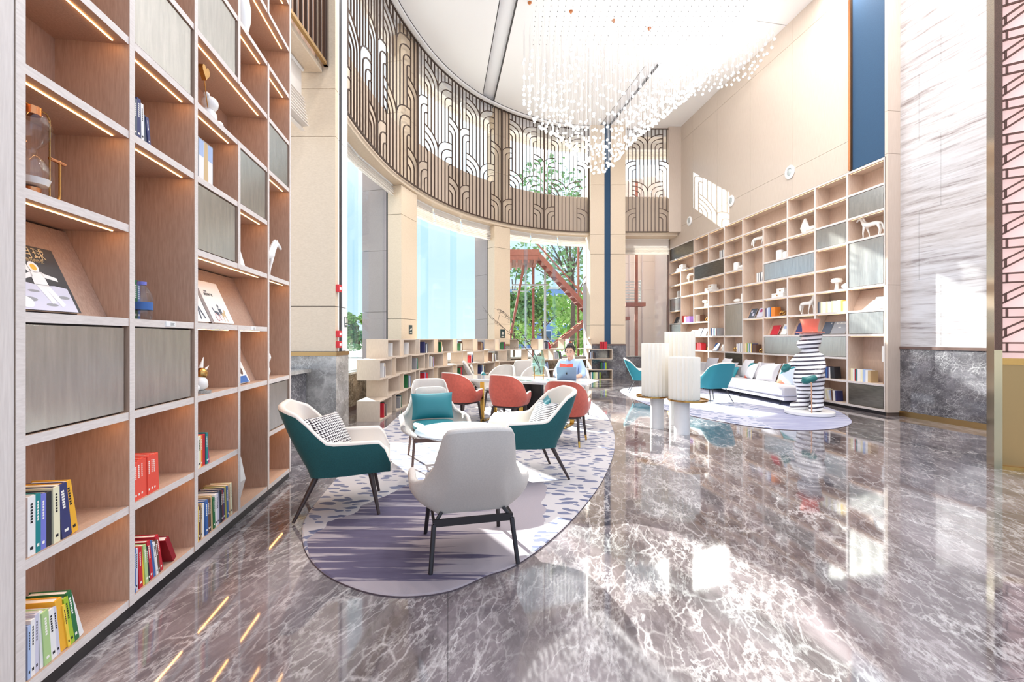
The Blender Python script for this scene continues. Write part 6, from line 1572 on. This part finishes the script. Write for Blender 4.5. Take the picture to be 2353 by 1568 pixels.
tree('light green tree low behind the staircase posts', 2.0, 30.0, 4.6, 2.6, 2400, .18, 'leaf_a', .1, 9, seed=4, low=.2)
tree('slender tree at the left edge of the staircase window', .1, 29.0, 7.2, 2.0, 1500, .18, 'leaf_b', .09, 9, seed=5, low=.3)
tree('green bushy tree to the right behind the staircase', 5.6, 32.0, 5.0, 2.6, 2000, .2, 'leaf_a', .1, 9, seed=6, low=.15)
for k, (x, h_) in enumerate(((-29,6.0),(-26.6,5.0),(-24.2,5.6),(-22,4.8),(-19.6,6.6))):
    tree('distant roadside tree in the first window, %s from the left' % ORD[k], x, 78+k, h_, 2.3, 1100, .35, 'leaf_b' if k % 2 else 'leaf_a', .2, 7, 'distant trees beyond the road', .2, 20+k)
h_ = MB(); leaves(h_, (-30,58,.3), 1, 2500, .22, random.Random(9), (16,.7,.55)); o = stuff(h_.obj('hedge', M('leaf_b'), ang=0)); tag(o, 'low clipped hedge beyond the road in the first window', 'hedge')
MB2 = MB().box(-60,-6,36,38,-.15,.0); o = MB2.obj('kerb', M('concrete'), ang=0); struct(o)
# steel staircase
YS = 20.6
t = thing('steel_staircase', 'rust red steel staircase outside the window with two flights', 'staircase', (0,YS,-.15))
def st(px, py, dy=0): Y = YS+dy; return Vector(((px-HX)/F_PX*Y, dy, EYE+.15+(HY-py)/F_PX*Y))
a = st(1172,610); b = st(1232,566)
MB().box(-.35,1.15,-.6,1.6,a.z+.15,a.z+.33).obj('landing', M('rust_steel'), t, bevel=.01)
for k in range(6): MB().box(-.35+.26*k,-.27+.26*k,-.6,1.6,a.z+.02,a.z+.15).obj('landing_joist', M('rust_steel'), t, ang=0)
MB().box(-.4,1.2,-.62,-.5,a.z+.33,a.z+.6).obj('landing_edge', M('rust_steel'), t, ang=0)
def flight(x0, z0, x1, z1, y0, y1, n, tm='rust_steel'):
    for yy in (y0, y1): MB().ribbon([(x0,yy,z0),(x1,yy,z1)], .095, .03, lambda i: (0,1,0)).obj('stringer', M('rust_steel'), t, ang=0)
    for k in range(n):
        f = (k+.5)/n; x, z = x0+(x1-x0)*f, z0+(z1-z0)*f
        MB().box(x-.15,x+.15,min(y0,y1)+.03,max(y0,y1)-.03,z-.02,z+.02).obj('tread', M(tm), t, ang=0)
p0, p1 = st(1234,588), st(1346,712)
flight(p0.x, p0.z, p1.x+.25, p1.z-.28, -.55, .65, 11)
MB().box(p1.x+.2,p1.x+1.5,-1.9,.7,p1.z-.55,p1.z-.40).obj('landing', M('rust_steel'), t, bevel=.01)
p2, p3 = st(1345,738,-1.2), st(1262,800,-1.2)
mk('tread_orange', (226,150,84), .5)
flight(p2.x, p2.z, p3.x-.9, p3.z-.75, -1.85, -.75, 9, 'tread_orange')
for px, w, top, mt in ((1227,.055,566,'rust_steel'),(1334,.05,540,'rust_steel'),(1255,.05,560,'steel_pale'),(1209,.04,600,'steel_pale')):
    p = st(px, top); MB().box(p.x-w,p.x+w,.66,.76,0,p.z).obj('post', M(mt), t, ang=0)
MB().tube([tuple(st(1204,610)), tuple(st(1186,705)), tuple(st(1168,800))], .06, 8).obj('brace', M('rust_steel'), t)
MB().tube([tuple(st(1176,655)), tuple(st(1260,655))], .04, 6).obj('tie_bar', M('steel_pale'), t); MB().tube([tuple(st(1176,668)), tuple(st(1210,670)), tuple(st(1235,655))], .03, 6).obj('tie_bar', M('steel_pale'), t)
q0, q1 = st(1234,560,-.6), st(1346,684,-.6); MB().tube([tuple(q0), tuple(q1)], .035, 6).obj('handrail', M('rust_steel'), t)
# building with blue walls far behind the trees
t = thing('building', 'distant blue and grey office building seen behind the staircase', 'building', (8,74,-.15))
MB().box(-9,9,0,10,0,9.6).obj('wall', M('blue_wall'), t, ang=0)
for i in range(7):
    for j in range(3): f = MB().box(-8.2+2.45*i,-6.5+2.45*i,-.06,0,1.2+2.9*j,2.9+2.9*j).obj('window_frame', M('white_paint'), t, ang=0); MB().box(-8.1+2.45*i,-6.6+2.45*i,-.09,-.06,1.3+2.9*j,2.8+2.9*j).obj('pane', M('window_dark'), f, ang=0)
MB().box(-9.2,9.2,-.2,10.2,9.6,10.0).obj('parapet', M('concrete'), t, ang=0)
# granite faced wing outside the right corner window
wo_ = sroot('wall_outside')
for i in range(5):
    for j in range(7): MB().box(4.75+.52*i+.003,4.75+.52*(i+1)-.003,20.6-.25*i,21,-.15+1.25*j+.003,-.15+1.25*(j+1)-.003).obj('granite_slab', M('granite_wall'), wo_, ang=0)
MB().box(6.3,6.9,17.7,21,-.15,8.6).obj('granite_return', M('granite_wall'), wo_, ang=0)
p = Vector(((1462-HX)/F_PX*18.6, 18.6)); t = thing('steel_post', 'rust red steel post outside the right corner window', 'post', (p.x, p.y, -.15)); MB().box(-.055,.055,-.05,.05,0,8).obj('shaft', M('rust_steel'), t, ang=0); MB().box(-.5,.3,-.3,.3,2.9,3.05).obj('bracket', M('rust_steel'), t, ang=0)
t = thing('louvre', 'slatted metal louvre panel outside the right corner window', 'louvre', (4.85,19.2,2.85)); 
for k in range(9): MB().box(-.45,.55,-.05,.05,.12*k,.12*k+.05,0,Matrix.Rotation(0,4,'X')).obj('slat', M('steel_pale'), t, ang=0)
for x in (-.47,.57): MB().box(x-.02,x+.02,-.05,.05,-.03,1.05).obj('side_frame', M('steel_pale'), t, ang=0)
